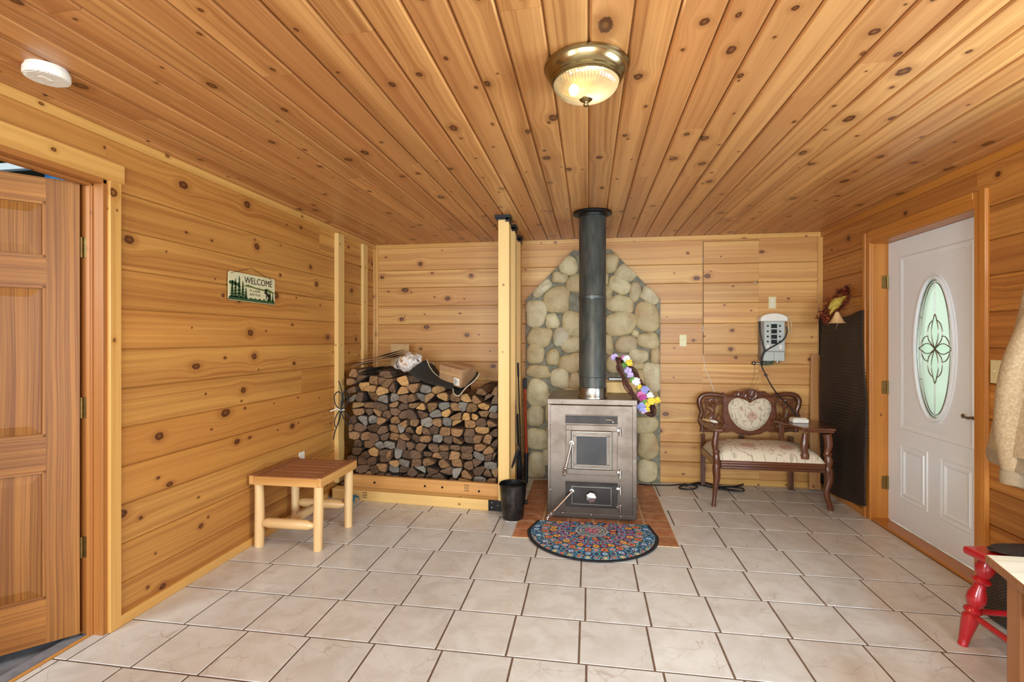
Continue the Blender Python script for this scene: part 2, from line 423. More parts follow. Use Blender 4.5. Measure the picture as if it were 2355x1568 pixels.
def m_tapestry(name, pts, axis):
    t = NT(name); o = t.obj(); s = t.sep(o)
    p = t.xyz(s[0], s[axis], 0)
    n0 = t.noise(p, 6, 2); n1 = t.noise(t.xyz(t.add(s[0], 5.0), s[axis], 0), 6, 2)
    wv = t.xyz(t.add(s[0], t.mul(t.sub(n0, .5), .13)), t.add(s[axis], t.mul(t.sub(n1, .5), .13)), 0)
    d = t.voro(wv, 7.5); ring = t.ma('ABSOLUTE', t.sub(t.ma('FRACT', t.add(t.mul(d, 3.4), t.mul(n0, 1.6))), .5))
    n = t.noise(p, 160, 3, .7); lf = t.noise(p, 34, 3)
    col = t.mix(t.smooth(n, .3, .7), lin('#dcd0b8'), lin('#c8b99c'))
    col = t.mix(t.mul(t.smooth(ring, .10, .03), t.mul(t.smooth(lf, .36, .55), .8)), col, lin('#8a7658'))
    col = t.mix(t.mul(t.smooth(t.noise(p, 22, 2), .60, .68), .6), col, lin('#8f8468'))
    fm = None
    for (x, y, r) in pts:
        dv = t.n('ShaderNodeVectorMath', operation='DISTANCE'); t.set(dv.inputs[0], p); dv.inputs[1].default_value = (x, y, 0)
        q = t.smooth(t.add(dv.outputs['Value'], t.mul(t.sub(lf, .5), .06)), r, r * .55); fm = q if fm is None else t.ma('MAXIMUM', fm, q)
    fc = t.ramp(t.noise(p, 62, 3), [(.30, lin('#5b4a3a')), (.40, lin('#6f7350')), (.47, lin('#dccfb8')), (.52, lin('#a8504c')), (.60, lin('#c4807a')), (.72, lin('#6b5a44'))])
    col = t.mix(t.mul(fm, .9), col, fc)
    t.pr(col, .8, 0, t.bump(n, .2, .003)); return t.m
M['tapestry'] = m_tapestry('floral_seat_tapestry', [(1.36, 4.55, .075), (1.66, 4.53, .07), (1.50, 4.80, .07), (1.20, 4.76, .06), (1.78, 4.78, .06)], 1)
M['tapestry_back'] = m_tapestry('floral_back_tapestry', [(1.500, .695, .055), (1.415, .765, .02), (1.575, .765, .02)], 2)
def m_rug():
    t = NT('mandala_rug'); s = t.sep(t.obj())
    x = s[0]; y = s[1]
    r = t.ma('SQRT', t.add(t.mul(x, x), t.mul(t.mul(y, 1.05), y))); a = t.ma('ARCTAN2', y, x)
    a = t.ma('ABSOLUTE', a)
    pal = [lin('#123a63'), lin('#2f7fb5'), lin('#c8d8d8'), lin('#b33a4e'), lin('#d87f9c'), lin('#d8a33c'), lin('#7fa04a'), lin('#17243c'), lin('#d2552f'), lin('#58a5b8')]
    def pick(v, order): return t.ramp(v, [(i / len(order), pal[k]) for i, k in enumerate(order)], 'CONSTANT')
    RW_ = .062; ri = t.ma('FLOOR', t.div(r, RW_)); N_ = t.add(4.0, t.mul(ri, 3.0))
    ua = t.add(t.mul(t.div(a, pi), N_), t.mul(t.ma('MODULO', ri, 2.0), .5))
    lu = t.sub(t.ma('FRACT', ua), .5); lv_ = t.sub(t.ma('FRACT', t.div(r, RW_)), .5)
    h1 = t.sep(t.white(t.xyz(ri, t.ma('MODULO', t.ma('FLOOR', ua), 2.0), 4.0))['Color'])
    dd = t.ma('SQRT', t.add(t.mul(t.mul(lu, lu), 1.1), t.mul(lv_, lv_)))
    fine = t.n('ShaderNodeTexVoronoi'); t.set(fine.inputs['Vector'], t.obj()); fine.inputs['Scale'].default_value = 95
    fsep = t.sep(fine.outputs['Color'])
    fc = t.ramp(fsep[0], [(i / 10, q) for i, q in enumerate(pal)], 'CONSTANT')
    c = t.mix(t.ma('GREATER_THAN', fsep[1], .55), pick(h1[2], [0, 7, 9, 1, 0, 7]), fc)
    c = t.mix(t.smooth(dd, .53, .50), c, lin('#131c34'))
    c = t.mix(t.smooth(dd, .45, .42), c, pick(h1[0], [1, 9, 3, 1, 6, 0, 4, 5, 9, 1]))
    c = t.mix(t.smooth(dd, .30, .27), c, pick(h1[1], [0, 2, 9, 5, 1, 3, 0, 2, 4]))
    c = t.mix(t.smooth(dd, .16, .12), c, pick(h1[2], [3, 5, 7, 2, 1]))
    c = t.mix(t.mul(t.ma('GREATER_THAN', fsep[1], .80), .6), c, fc)
    core = t.mix(t.smooth(t.ma('SINE', t.mul(r, 240)), -.2, .4), lin('#3c6478'), lin('#a8b2a8'))
    core = t.mix(t.smooth(r, .065, .05), core, lin('#b0506a'))
    core = t.mix(t.mul(t.ma('GREATER_THAN', t.sep(fine.outputs['Color'])[1], .45), .75), core, fc)
    c = t.mix(t.smooth(r, .13, .12), c, core)
    t.pr(c, .9, 0, t.bump(t.noise(t.obj(), 300, 2), .3, .003)); return t.m
M['rug'] = m_rug()
M['rug_edge'] = plain('rug_binding', '#1d1a1d', .9)
def m_mat():
    t = NT('ribbed_rubber_mat'); o = t.obj(); n = t.noise(o, 60, 3); n2 = t.noise(o, 5, 3)
    col = t.mix(t.smooth(n2, .3, .7), lin('#33261c'), lin('#241b15'))
    col = t.mix(t.smooth(n, .70, .76), col, lin('#7b6a55'))
    t.pr(col, .6); return t.m
M['mat'] = m_mat()
def m_oval_glass():
    t = NT('textured_green_glass'); n = t.noise(t.obj(), 70, 3)
    nm = t.bump(n, .6, .004)
    tr = t.n('ShaderNodeBsdfTranslucent'); tr.inputs[0].default_value = lin('#eef2e4'); t.set(tr.inputs['Normal'], nm)
    rf = t.n('ShaderNodeBsdfRefraction'); rf.inputs[0].default_value = lin('#eef4e6'); rf.inputs['Roughness'].default_value = .35; rf.inputs['IOR'].default_value = 1.03; t.set(rf.inputs['Normal'], nm)
    gl = t.n('ShaderNodeBsdfGlossy'); gl.inputs['Roughness'].default_value = .25; t.set(gl.inputs['Normal'], nm)
    a = t.n('ShaderNodeMixShader'); a.inputs[0].default_value = .45
    b = t.n('ShaderNodeMixShader'); b.inputs[0].default_value = .06
    L = t.t.links
    L.new(tr.outputs[0], a.inputs[1]); L.new(rf.outputs[0], a.inputs[2]); L.new(a.outputs[0], b.inputs[1]); L.new(gl.outputs[0], b.inputs[2]); L.new(b.outputs[0], t.out.inputs[0])
    return t.m
M['oval_glass'] = m_oval_glass()
def m_bevel_glass():
    t = NT('clear_bevelled_glass')
    rf = t.n('ShaderNodeBsdfRefraction'); rf.inputs[0].default_value = (.96, 1, .97, 1); rf.inputs['Roughness'].default_value = .1; rf.inputs['IOR'].default_value = 1.02
    t.t.links.new(rf.outputs[0], t.out.inputs[0]); return t.m
M['bevel_glass'] = m_bevel_glass()
def m_lampglass():
    t = NT('ribbed_lamp_glass'); sp = t.sep(t.obj())
    an = t.ma('ARCTAN2', t.sub(sp[1], 1.85), t.add(sp[0], .010))
    rib = t.smooth(t.ma('SINE', t.mul(an, 60)), -.5, .7)
    tp = t.n('ShaderNodeBsdfTransparent'); t.set(tp.inputs[0], t.mix(rib, (.20, .16, .10, 1), (.62, .56, .44, 1)))
    tl = t.n('ShaderNodeBsdfTranslucent'); tl.inputs[0].default_value = (1, .92, .74, 1)
    gl = t.n('ShaderNodeBsdfGlossy'); gl.inputs['Roughness'].default_value = .14
    em = t.n('ShaderNodeEmission'); em.inputs[0].default_value = (1, .86, .55, 1); em.inputs[1].default_value = .12
    a = t.n('ShaderNodeMixShader'); a.inputs[0].default_value = .012
    b = t.n('ShaderNodeMixShader'); b.inputs[0].default_value = .12
    ad = t.n('ShaderNodeAddShader'); L = t.t.links
    L.new(tp.outputs[0], a.inputs[1]); L.new(tl.outputs[0], a.inputs[2]); L.new(a.outputs[0], b.inputs[1]); L.new(gl.outputs[0], b.inputs[2])
    L.new(b.outputs[0], ad.inputs[0]); L.new(em.outputs[0], ad.inputs[1]); L.new(ad.outputs[0], t.out.inputs[0]); return t.m
M['lamp_glass'] = m_lampglass()
def emis(name, col, st):
    t = NT(name); e = t.n('ShaderNodeEmission'); e.inputs[0].default_value = col; e.inputs[1].default_value = st
    t.t.links.new(e.outputs[0], t.out.inputs[0]); return t.m
M['bulb'] = emis('lit_bulb', (1, .85, .6, 1), 14)

# ------------------------------------------------------------------ the room shell
XL, XR, YB, ZC, YF = -2.30, 2.19, 5.10, 2.43, -4.2
SEAMS = [0, .2, .395, .59, .78, .975, 1.172, 1.37, 1.57, 1.768, 1.965, 2.152, 2.43]

def planks(mb, rects, P, c=.0065, g=.006, joint=2.9, gap=.0011):
    """rects (u0,u1,v0,v1): boards along u with eased long edges; w is the depth into the wall"""
    for u0, u1, v0, v1 in rects:
        cuts = [u0]
        x = u0 + random.uniform(.4, 1) * joint
        while joint and x < u1 - .5: cuts.append(x); x += random.uniform(.75, 1.1) * joint
        cuts.append(u1)
        for a, b in zip(cuts[:-1], cuts[1:]):
            off = random.random() * 40
            a2 = a + (.0008 if a > u0 else 0); b2 = b - (.0008 if b < u1 else 0)
            vm = (v0 + v1) / 2
            e_ = gap; prof = [(v0 + e_, g * 1.9), (v0 + e_, g), (v0 + c, 0), (v1 - c, 0), (v1 - e_, g), (v1 - e_, g * 1.9)]
            base = len(mb.v)
            for v, w in prof: mb.v += [Vector(P(a2, v, w)), Vector(P(b2, v, w))]
            for i in range(len(prof) - 1):
                q = [base + 2 * i, base + 2 * i + 1, base + 2 * i + 3, base + 2 * i + 2]
                mb.face(q, [(a2 + off, prof[i][0] - vm), (b2 + off, prof[i][0] - vm), (b2 + off, prof[i + 1][0] - vm), (a2 + off, prof[i + 1][0] - vm)], 0, False)
            for e, uu in ((0, a2), (1, b2)):      # board ends
                q = [base + 2 * i + e for i in range(len(prof))]
                mb.face(q, [(uu + off, p[0] - vm) for p in prof], 0)

def seam_rects(u0, u1, z0, z1):
    o = []
    for a, b in zip(SEAMS[:-1], SEAMS[1:]):
        a2, b2 = max(a, z0), min(b, z1)
        if b2 - a2 > .004: o.append((u0, u1, a2, b2))
    return o

# floor
mb = MB()
rows = [4.96, 4.61, 4.26, 3.92, 3.56, 3.21, 2.865, 2.525, 2.19, 1.865, 1.53, 1.195, .86, .525, .19, -.145, -.48, -.815, -1.15, -1.485, -1.82, -2.155, -2.49, -2.825, -3.16, -3.495, -3.83]
offs = {1.865: .314, 2.19: .281, 2.525: .307, 2.865: .278, 3.21: .305, 3.56: .277, 3.92: .320, 4.26: .274}
ys = sorted(rows + [YB, YF]); G = .0045
for y0, y1 in zip(ys[:-1], ys[1:]):
    o = offs.get(y0, .28 if int(round(y0 * 3)) % 2 else .31)
    k = -9; x = o - 9 * .325
    while x < XR:
        a, b = max(x, XL - .06), min(x + .325, XR)
        if b - a > .02:
            if y1 <= 2.0 or y0 >= 2.1 or a > XL: pass
            q = [(a + G, y0 + G), (b - G, y0 + G), (b - G, y1 - G), (a + G, y1 - G)]
            e = .0018; base = len(mb.v)
            for dx, dy in ((1, 1), (-1, 1), (-1, -1), (1, -1)): pass
            ins = [(q[0][0] + e, q[0][1] + e), (q[1][0] - e, q[1][1] + e), (q[2][0] - e, q[2][1] - e), (q[3][0] + e, q[3][1] - e)]
            mb.v += [Vector((px, py, -.0022)) for px, py in q] + [Vector((px, py, 0)) for px, py in ins]
            mb.face([base + 4, base + 5, base + 6, base + 7])
            for i in range(4): mb.face([base + i, base + (i + 1) % 4, base + 4 + (i + 1) % 4, base + 4 + i])
        x += .325
base = len(mb.v)
mb.box((XL - .06, YF - .1, -.08), (XR + .1, YB + .1, -.0026), mi=1)
struct(mb.build('floor', [M['tile'], M['grout']]))

# ceiling
mb = MB(); rects = []
k = -17; x = -17 * .139
while x < XR:
    a, b = max(x, XL), min(x + .139, XR)
    if b - a > .01: rects.append((YF, YB, a, b))
    x += .139
planks(mb, rects, lambda u, v, w: (v, u, ZC + w), c=.010, g=.0075, joint=3.3, gap=.0024)
mb.box((XL - .14, YF - .1, ZC + .0145), (XR + .14, YB + .1, ZC + .1), mi=0)
struct(mb.build('ceiling', M['ceil']))

# left wall with the doorway y 1.14 .. 2.06, head z 2.185
DY0, DY1, DZ = 1.14, 2.062, 2.185
mb = MB()
P = lambda u, v, w: (XL - w, u, v)
planks(mb, seam_rects(DY1, YB, 0, ZC) + seam_rects(-.7, DY0, 0, ZC) + seam_rects(YF, -2.3, 0, ZC) + seam_rects(-2.3, -.7, 0, .9) + seam_rects(-2.3, -.7, 2.1, ZC) + seam_rects(DY0, DY1, DZ, ZC), P, joint=3.4)
for lo, hi in (((XL - .13, DY1, 0), (XL - .012, YB, ZC)), ((XL - .13, -.7, 0), (XL - .012, DY0, ZC)), ((XL - .13, YF, 0), (XL - .012, -2.3, ZC)), ((XL - .13, -2.3, 0), (XL - .012, -.7, .9)), ((XL - .13, -2.3, 2.1), (XL - .012, -.7, ZC)), ((XL - .13, DY0, DZ), (XL - .012, DY1, ZC))): mb.box(lo, hi)
struct(mb.build('wall_left', M['wall']))
# back wall; the boards stop around the access panel x 1.114 .. 1.624, z 1.263 .. 2.375
PX0, PX1, PZ0, PZ1 = 1.114, 1.624, 1.263, 2.372
mb = MB(); P = lambda u, v, w: (u, YB + w, v)
planks(mb, seam_rects(XL, PX0 - .008, 0, ZC), P, joint=0)
planks(mb, seam_rects(PX0 - .008, PX1, 0, PZ0 - .008) + seam_rects(PX1, XR, 0, ZC) + [(PX0 - .008, PX1, PZ1 + .004, ZC)], P, joint=0)
mb.box((XL - .13, YB + .03, 0), (XR + .13, YB + .12, ZC))
struct(mb.build('wall_back', M['wall_b']))
mb = MB()
planks(mb, seam_rects(PX0, PX1 - .001, PZ0, PZ1), lambda u, v, w: (u, YB - .001 + w, v), joint=0)
ap = tag(mb.build('access_panel', M['wall_b']), 'tall pine access panel flush in the back wall right of the stone surround', 'panel')
mb = MB()
mb.lathe([(.011, 0), (.011, .006), (.006, .009), (0, .009)], T(1.60, YB - .001, 1.962) @ RX(90), 14)
plabel(mb.build('lock', M['nickel'], ap), 'small round metal lock')
for zz in (2.2, 1.52):
    mb = MB(); mb.tube([(PX0 - .004, YB - .003, zz - .035), (PX0 - .004, YB - .003, zz + .035)], .004, 8); mb.build('hinge', M['nickel'], ap)
# right wall with the doorway y 3.20 .. 4.26 and a window y .5 .. 2.0
RY0, RY1, RDZ = 3.20, 4.262, 2.165
mb = MB(); P = lambda u, v, w: (XR + w, u, v)
planks(mb, seam_rects(RY1, YB, 0, ZC) + seam_rects(2.0, RY0, 0, ZC) + seam_rects(RY0, RY1, RDZ, ZC) + seam_rects(YF, .5, 0, ZC) + seam_rects(.5, 2.0, 0, 1.05) + seam_rects(.5, 2.0, 2.05, ZC), P, joint=3.0)
for lo, hi in (((XR + .012, RY1, 0), (XR + .13, YB, ZC)), ((XR + .012, 2.0, 0), (XR + .13, RY0, ZC)), ((XR + .012, RY0, RDZ), (XR + .13, RY1, ZC)), ((XR + .012, YF, 0), (XR + .13, .5, ZC)), ((XR + .012, .5, 0), (XR + .13, 2.0, 1.05)), ((XR + .012, .5, 2.05), (XR + .13, 2.0, ZC))): mb.box(lo, hi)
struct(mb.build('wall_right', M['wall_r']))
# front wall behind the camera with two windows
mb = MB(); P = lambda u, v, w: (u, YF - w, v)
for r in ((XL, -1.8, 0, ZC), (-.1, .3, 0, ZC), (2.0, XR, 0, ZC), (-1.8, -.1, 0, .8), (-1.8, -.1, 2.2, ZC), (.3, 2.0, 0, .8), (.3, 2.0, 2.2, ZC)):
    planks(mb, seam_rects(*r), P, joint=0); mb.box((r[0], YF - .1, r[2]), (r[1], YF - .012, r[3]))
struct(mb.build('wall_front', M['wall']))
def window_frame(name, axis, c, a0, a1, z0, z1):
    mb = MB(); w = .05
    def bx(p, q, za, zb):
        if axis == 'x': mb.box((c, p, za), (c + .06, q, zb))
        else: mb.box((p, c, za), (q, c + .06, zb))
    bx(a0, a1, z0, z0 + w); bx(a0, a1, z1 - w, z1); bx(a0, a0 + w, z0, z1); bx(a1 - w, a1, z0, z1); bx((a0 + a1) / 2 - .02, (a0 + a1) / 2 + .02, z0, z1)
    struct(mb.build(name, M['white_door'], bevel=.003))
window_frame('window_1', 'x', XR + .03, .5, 2.0, 1.05, 2.05)
window_frame('added_window', 'x', XL - .10, -2.3, -.7, .9, 2.1)  # made-up frame out of view, goes with the added left fill
window_frame('window_2', 'y', YF - .08, -1.8, -.1, .8, 2.2)
window_frame('window_3', 'y', YF - .08, .3, 2.0, .8, 2.2)

# trim: crown strips, corner strips, baseboards
def strip(name, lo, hi, m='trim', bev=.003):
    mb = MB(); mb.box(lo, hi); return struct(mb.build(name, M[m], bevel=bev))
strip('trim_1', (XL, YF, ZC - .045), (XL + .02, YB, ZC))
strip('trim_2', (XL + .02, YB - .02, ZC - .045), (XR - .02, YB, ZC))
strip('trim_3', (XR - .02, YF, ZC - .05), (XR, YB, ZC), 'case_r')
strip('trim_4', (XL, YB - .05, .0), (XL + .018, YB - .018, ZC - .045))
strip('trim_5', (XL + .001, YB - .018, .0), (XL + .045, YB, ZC - .045))
strip('trim_6', (XR - .045, YB - .018, .0), (XR, YB, ZC - .045))
strip('baseboard_left', (XL, DY1 + .058, 0), (XL + .02, 4.08, .055))
strip('baseboard_back', (.66, YB - .02, 0), (XR - .05, YB, .055))
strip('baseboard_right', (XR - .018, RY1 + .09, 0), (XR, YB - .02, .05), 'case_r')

# left doorway: casing, jamb, stop
mb = MB()
mb.box((XL, DY1 + .004, 0), (XL + .02, DY1 + .062, DZ + .0)); mb.box((XL, DY0 - .06, 0), (XL + .02, DY0, DZ))
mb.box((XL, DY0 - .06, DZ), (XL + .022, DY1 + .078, DZ + .092))
struct(mb.build('trim_7', M['trim'], bevel=.002))
mb = MB()
mb.box((XL - .13, DY1 - .018, 0), (XL + .004, DY1 + .004, DZ)); mb.box((XL - .13, DY0, 0), (XL + .004, DY0 + .02, DZ)); mb.box((XL - .13, DY0, DZ - .02), (XL + .004, DY1, DZ + .002))
mb.box((XL - .075, DY1 - .030, 0), (XL - .058, DY1 - .018, DZ - .02)); mb.box((XL - .072, DY1 - .026, 0), (XL - .05, DY1 - .018, DZ - .02)); mb.box((XL - .085, DY0 + .02, DZ - .032), (XL - .05, DY1 - .018, DZ - .02))
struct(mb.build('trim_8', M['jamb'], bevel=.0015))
# threshold of the left doorway
mb = MB(); mb.box((XL - .16, DY0, -.03), (XL - .058, DY1 - .018, -.004)); struct(mb.build('trim_9', M['outer_floor'], bevel=.003))
mb = MB(); mb.box((XL - .075, DY0, -.01), (XL - .06, DY1 - .02, .004)); struct(mb.build('trim_10', M['case']))

# the open left door, swung out into the next room
D = Vector((-.67, -.742, 0)).normalized(); N = Vector((-D.y, D.x, 0)); N = -N if N.dot(Vector((1, 0, 0))) < 0 else N
DM = Matrix(((D.x, N.x, 0, -2.404), (D.y, N.y, 0, 2.025), (0, 0, 1, .012), (0, 0, 0, 1)))   # local x along the door, y towards the camera
door = thing('door_1', 'open six-panel fir door at the left edge, swung out through the doorway', 'door', (-2.404, 2.025, 0)); door['kind'] = 'structure'
DW, DH, DT = .90, 2.155, .04
rz = [(.205, .80), (.955, 1.655), (1.785, 2.045)]; st = .118; mid = (.395, .505)
mb = MB()
mb.box((0, -DT, 0), (st, 0, DH), DM, 2); mb.box((DW - st, -DT, 0), (DW, 0, DH), DM, 2); mb.box((mid[0], -DT, 0), (mid[1], 0, DH), DM, 2)
for a, b in ((0, rz[0][0]), (rz[0][1], rz[1][0]), (rz[1][1], rz[2][0]), (rz[2][1], DH)):
    mb.box((st, -DT, a), (mid[0], -.0005, b), DM, 0); mb.box((mid[1], -DT, a), (DW - st, -.0005, b), DM, 0)
fr = mb.build('door_frame', M['fir'], door)
for za, zb in rz:
    for xa, xb in ((st, mid[0]), (mid[1], DW - st)):
        mb = MB(); e = .014; q = .055
        mb.box((xa, -DT + .004, za), (xb, -.016, zb), DM, 2)
        b0 = len(mb.v)
        # raised field with a bevelled edge
        o = [(xa + e, za + e), (xb - e, za + e), (xb - e, zb - e), (xa + e, zb - e)]; i2 = [(xa + q, za + q), (xb - q, za + q), (xb - q, zb - q), (xa + q, zb - q)]
        mb.v += [DM @ Vector((x, -.0155, z)) for x, z in o] + [DM @ Vector((x, -.004, z)) for x, z in i2]
        mb.face([b0 + 4, b0 + 5, b0 + 6, b0 + 7], [(z, x) for x, z in i2])
        for i in range(4):
            j = (i + 1) % 4; mb.face([b0 + i, b0 + j, b0 + 4 + j, b0 + 4 + i], [(o[i][1], o[i][0]), (o[j][1], o[j][0]), (i2[j][1], i2[j][0]), (i2[i][1], i2[i][0])])
        # sticking mould round the opening
        for (x0, z0, x1, z1) in ((xa, za, xb, za + .012), (xa, zb - .012, xb, zb), (xa, za, xa + .012, zb), (xb - .012, za, xb, zb)):
            mb.box((x0, -.016, z0), (x1, -.005, z1), DM)
        mb.build('door_panel', M['fir'], door)
for zz in (.42, 1.09, 1.86):
    mb = MB()
    mb.tube([(-2.408, 2.036, zz - .05), (-2.408, 2.036, zz + .05)], .007, 10)
    mb.box((-2.405, 2.0405, zz - .05), (-2.362, 2.0438, zz + .05))
    for dz in (-.036, 0, .036): mb.blob((-2.378, 2.0405, zz + dz), (.004, .002, .004), sub=1, mi=1)
    mb.build('hinge', [M['brass_old'], M['black']], door, bevel=.0008)

# what shows of the next room
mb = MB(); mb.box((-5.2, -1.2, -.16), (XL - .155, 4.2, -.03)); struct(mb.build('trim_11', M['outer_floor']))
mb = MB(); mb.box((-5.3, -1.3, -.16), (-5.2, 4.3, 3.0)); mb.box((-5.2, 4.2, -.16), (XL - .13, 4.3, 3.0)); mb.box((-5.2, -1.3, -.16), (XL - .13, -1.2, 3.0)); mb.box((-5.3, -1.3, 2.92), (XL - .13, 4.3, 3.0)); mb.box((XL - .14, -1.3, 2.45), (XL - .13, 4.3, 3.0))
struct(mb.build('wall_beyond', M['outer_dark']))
mb = MB(); mb.grid(12, 6, lambda a, c: (-3.52 + .85 * a, 2.74 - .10 * a + .03 * sin(a * 9), 1.3 + c * 1.5), 0); tag(mb.build('tarp', M['outer_blue'], solid=.004), 'blue tarp hanging in the next room, seen over the open left door', 'tarp')
mb = MB(); mb.box((-3.70, 2.60, 2.487), (-3.40, 2.64, 2.530)); tag(mb.build('ceiling_panel', M['white_door'], bevel=.004), 'pale flat panel up in the next room beside the blue tarp', 'panel')
mb = MB(); mb.box((-.02, -.075, -.013), (.92, -.041, .03), DM); struct(mb.build('trim_12', M['pale_blue'], bevel=.003))

# right doorway: casing, jamb, threshold
mb = MB(); cw = .092
mb.box((XR - .018, RY1, 0), (XR, RY1 + cw, RDZ + cw)); mb.box((XR - .026, RY1 + cw * .55, 0), (XR - .017, RY1 + cw, RDZ + cw))
mb.box((XR - .018, RY0 - cw, 0), (XR, RY0, RDZ + cw)); mb.box((XR - .026, RY0 - cw, 0), (XR - .017, RY0 - cw * .55, RDZ + cw))
mb.box((XR - .018, RY0, RDZ), (XR, RY1, RDZ + cw)); mb.box((XR - .026, RY0, RDZ + cw * .55), (XR - .017, RY1, RDZ + cw))
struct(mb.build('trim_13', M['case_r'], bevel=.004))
mb = MB()
mb.box((XR - .001, RY1 - .001, 0), (XR + .125, RY1 + .02, RDZ)); mb.box((XR - .001, RY0 - .02, 0), (XR + .125, RY0 + .001, RDZ)); mb.box((XR - .001, RY0 - .02, RDZ - .005), (XR + .16, RY1 + .02, RDZ + .02))
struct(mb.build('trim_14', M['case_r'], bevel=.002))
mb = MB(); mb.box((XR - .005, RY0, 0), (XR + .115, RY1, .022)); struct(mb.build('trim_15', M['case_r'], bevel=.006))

# white entry door with an oval light
XD = XR + .112                                   # inner face of the door
door2 = thing('door_2', 'white entry door with an oval leaded glass light, closed, in the right wall', 'door', (XD, 3.73, 0)); door2['kind'] = 'structure'
OY, OZ, OA, OB = 3.742, 1.352, .178, .468
y0, y1, z0, z1 = RY0 + .006, RY1 - .006, .026, RDZ - .007
mb = MB()
n = 64; ring = []
for i in range(n):
    a = 2 * pi * i / n; ring.append((OY + (OA + .012) * cos(a), OZ + (OB + .012) * sin(a)))
def to_edge(p):
    dx, dz = p[0] - OY, p[1] - OZ
    k = min((y1 - OY) / dx if dx > 1e-6 else 9e9, (y0 - OY) / dx if dx < -1e-6 else 9e9, (z1 - OZ) / dz if dz > 1e-6 else 9e9, (z0 - OZ) / dz if dz < -1e-6 else 9e9)
    return (OY + dx * k, OZ + dz * k)
outer = [to_edge(p) for p in ring]
for xx in (XD, XD + .044):
    b = len(mb.v); mb.v += [Vector((xx, *p)) for p in ring] + [Vector((xx, *p)) for p in outer]
    for i in range(n): mb.face([b + i, b + (i + 1) % n, b + n + (i + 1) % n, b + n + i])
for (ya, yb) in ((y0, y1),):                    # corners left by the fan
    pass
for c in ((y0, z0), (y1, z0), (y0, z1), (y1, z1)):
    idx = sorted(range(n), key=lambda i: math.dist(outer[i], c))[:2]
    for xx in (XD, XD + .044): mb.quadpts([(xx, *outer[idx[0]]), (xx, *c), (xx, *outer[idx[1]])])
for a, c in (((y0, z0), (y1, z0)), ((y1, z0), (y1, z1)), ((y1, z1), (y0, z1)), ((y0, z1), (y0, z0))): mb.quadpts([(XD, *a), (XD, *c), (XD + .044, *c), (XD + .044, *a)])
# embossed mouldings
def mould(ya, yb, za, zb, w=.03, h=.007):
    for k, (ins, hh) in enumerate(((0, 0), (w * .35, h), (w * .6, h), (w, .001))):
        pass
    lv = [(0, 0), (w * .3, h), (w * .62, h * .7), (w, .0012)]
    for (i0, h0), (i1, h1) in zip(lv[:-1], lv[1:]):
        A = [(ya + i0, za + i0), (yb - i0, za + i0), (yb - i0, zb - i0), (ya + i0, zb - i0)]; B = [(ya + i1, za + i1), (yb - i1, za + i1), (yb - i1, zb - i1), (ya + i1, zb - i1)]
        for i in range(4):
            j = (i + 1) % 4; mb.quadpts([(XD - h0, *A[i]), (XD - h0, *A[j]), (XD - h1, *B[j]), (XD - h1, *B[i])])
mould(3.38, 4.105, .745, 2.03, .04)
leaf = mb.build('door_leaf', M['white_door'], door2)
def lower_panel(ya, yb, za, zb):
    global mb
    mb = MB(); mould(ya, yb, za, zb, .026, .006); mould(ya + .036, yb - .036, za + .036, zb - .036, .028, .008); mb.quadpts([(XD - .0012, ya + .06, za + .06), (XD - .0012, yb - .06, za + .06), (XD - .0012, yb - .06, zb - .06), (XD - .0012, ya + .06, zb - .06)])
    mb.build('door_panel', M['white_door'], door2)
lower_panel(3.80, 4.105, .225, .645); lower_panel(3.375, 3.68, .225, .645)
def oval_path(a, b, x, k=72): return [(x, OY + a * cos(2 * pi * i / k), OZ + b * sin(2 * pi * i / k)) for i in range(k)]
mb = MB()
mb.tube(oval_path(OA + .014, OB + .014, XD - .004), .0125, 10, closed=True); mb.tube(oval_path(OA + .034, OB + .036, XD - .001), .007, 8, closed=True)
mb.build('oval_frame', M['white_door'], door2)
mb = MB()
k = 72; b = len(mb.v)
for xx in (XD + .010, XD + .016):
    mb.v += [Vector((xx, OY + (OA + .013) * cos(2 * pi * i / k), OZ + (OB + .013) * sin(2 * pi * i / k))) for i in range(k)]
mb.face(range(b, b + k)); mb.face(range(b + k, b + 2 * k))
pane = plabel(mb.build('glass_pane', M['oval_glass'], door2), 'pale green textured glass')
# leading
def lead(pts, r=.0032): came.tube([(XD + .006, OY + p[0], OZ + p[1]) for p in spline([(a, c, 0) for a, c in pts], 8)], r, 6)
came = MB()
came.tube(oval_path(OA - .003, OB - .004, XD + .006), .0036, 6, closed=True)
# narrow border band
def arc(sgn, inset=.034):
    return [(sgn * (OA - inset) * cos(R(t)), (OB - .02) * sin(R(t)) * 1.0) for t in range(-88, 89, 11)]
lead(arc(1)); lead(arc(-1))
for sgn in (1, -1):
    for zz in (.215, -.215): lead([(sgn * (OA - .034) * .885, zz), (sgn * (OA - .003) * .885, zz)])
for s2 in (1, -1):
    lead([(0, s2 * .46), (0, s2 * .23)])
    for s1 in (1, -1):
        lead([(0, s2 * .235), (s1 * .012, s2 * .21), (s1 * .034, s2 * .13), (s1 * .026, s2 * .06), (0, 0)])      # tall centre petal
        lead([(s1 * .018, s2 * .195), (s1 * .055, s2 * .165), (s1 * .072, s2 * .11), (s1 * .062, s2 * .06), (s1 * .03, s2 * .028), (0, 0)])
        lead([(s1 * .066, s2 * .085), (s1 * .10, s2 * .08), (s1 * .128, s2 * .05), (s1 * .136, s2 * .02)])
        lead([(0, 0), (s1 * .05, s2 * .03), (s1 * .09, s2 * .034), (s1 * .13, s2 * .018), (s1 * .165, 0)])
plabel(came.build('leading', M['nickel'], pane), 'dark lead cames in a four-petal flower pattern')
mb = MB()
def petal(pts): mb.prism(pts, .004, Matrix(((0, 0, 1, XD + .003), (1, 0, 0, OY), (0, 1, 0, OZ), (0, 0, 0, 1))))
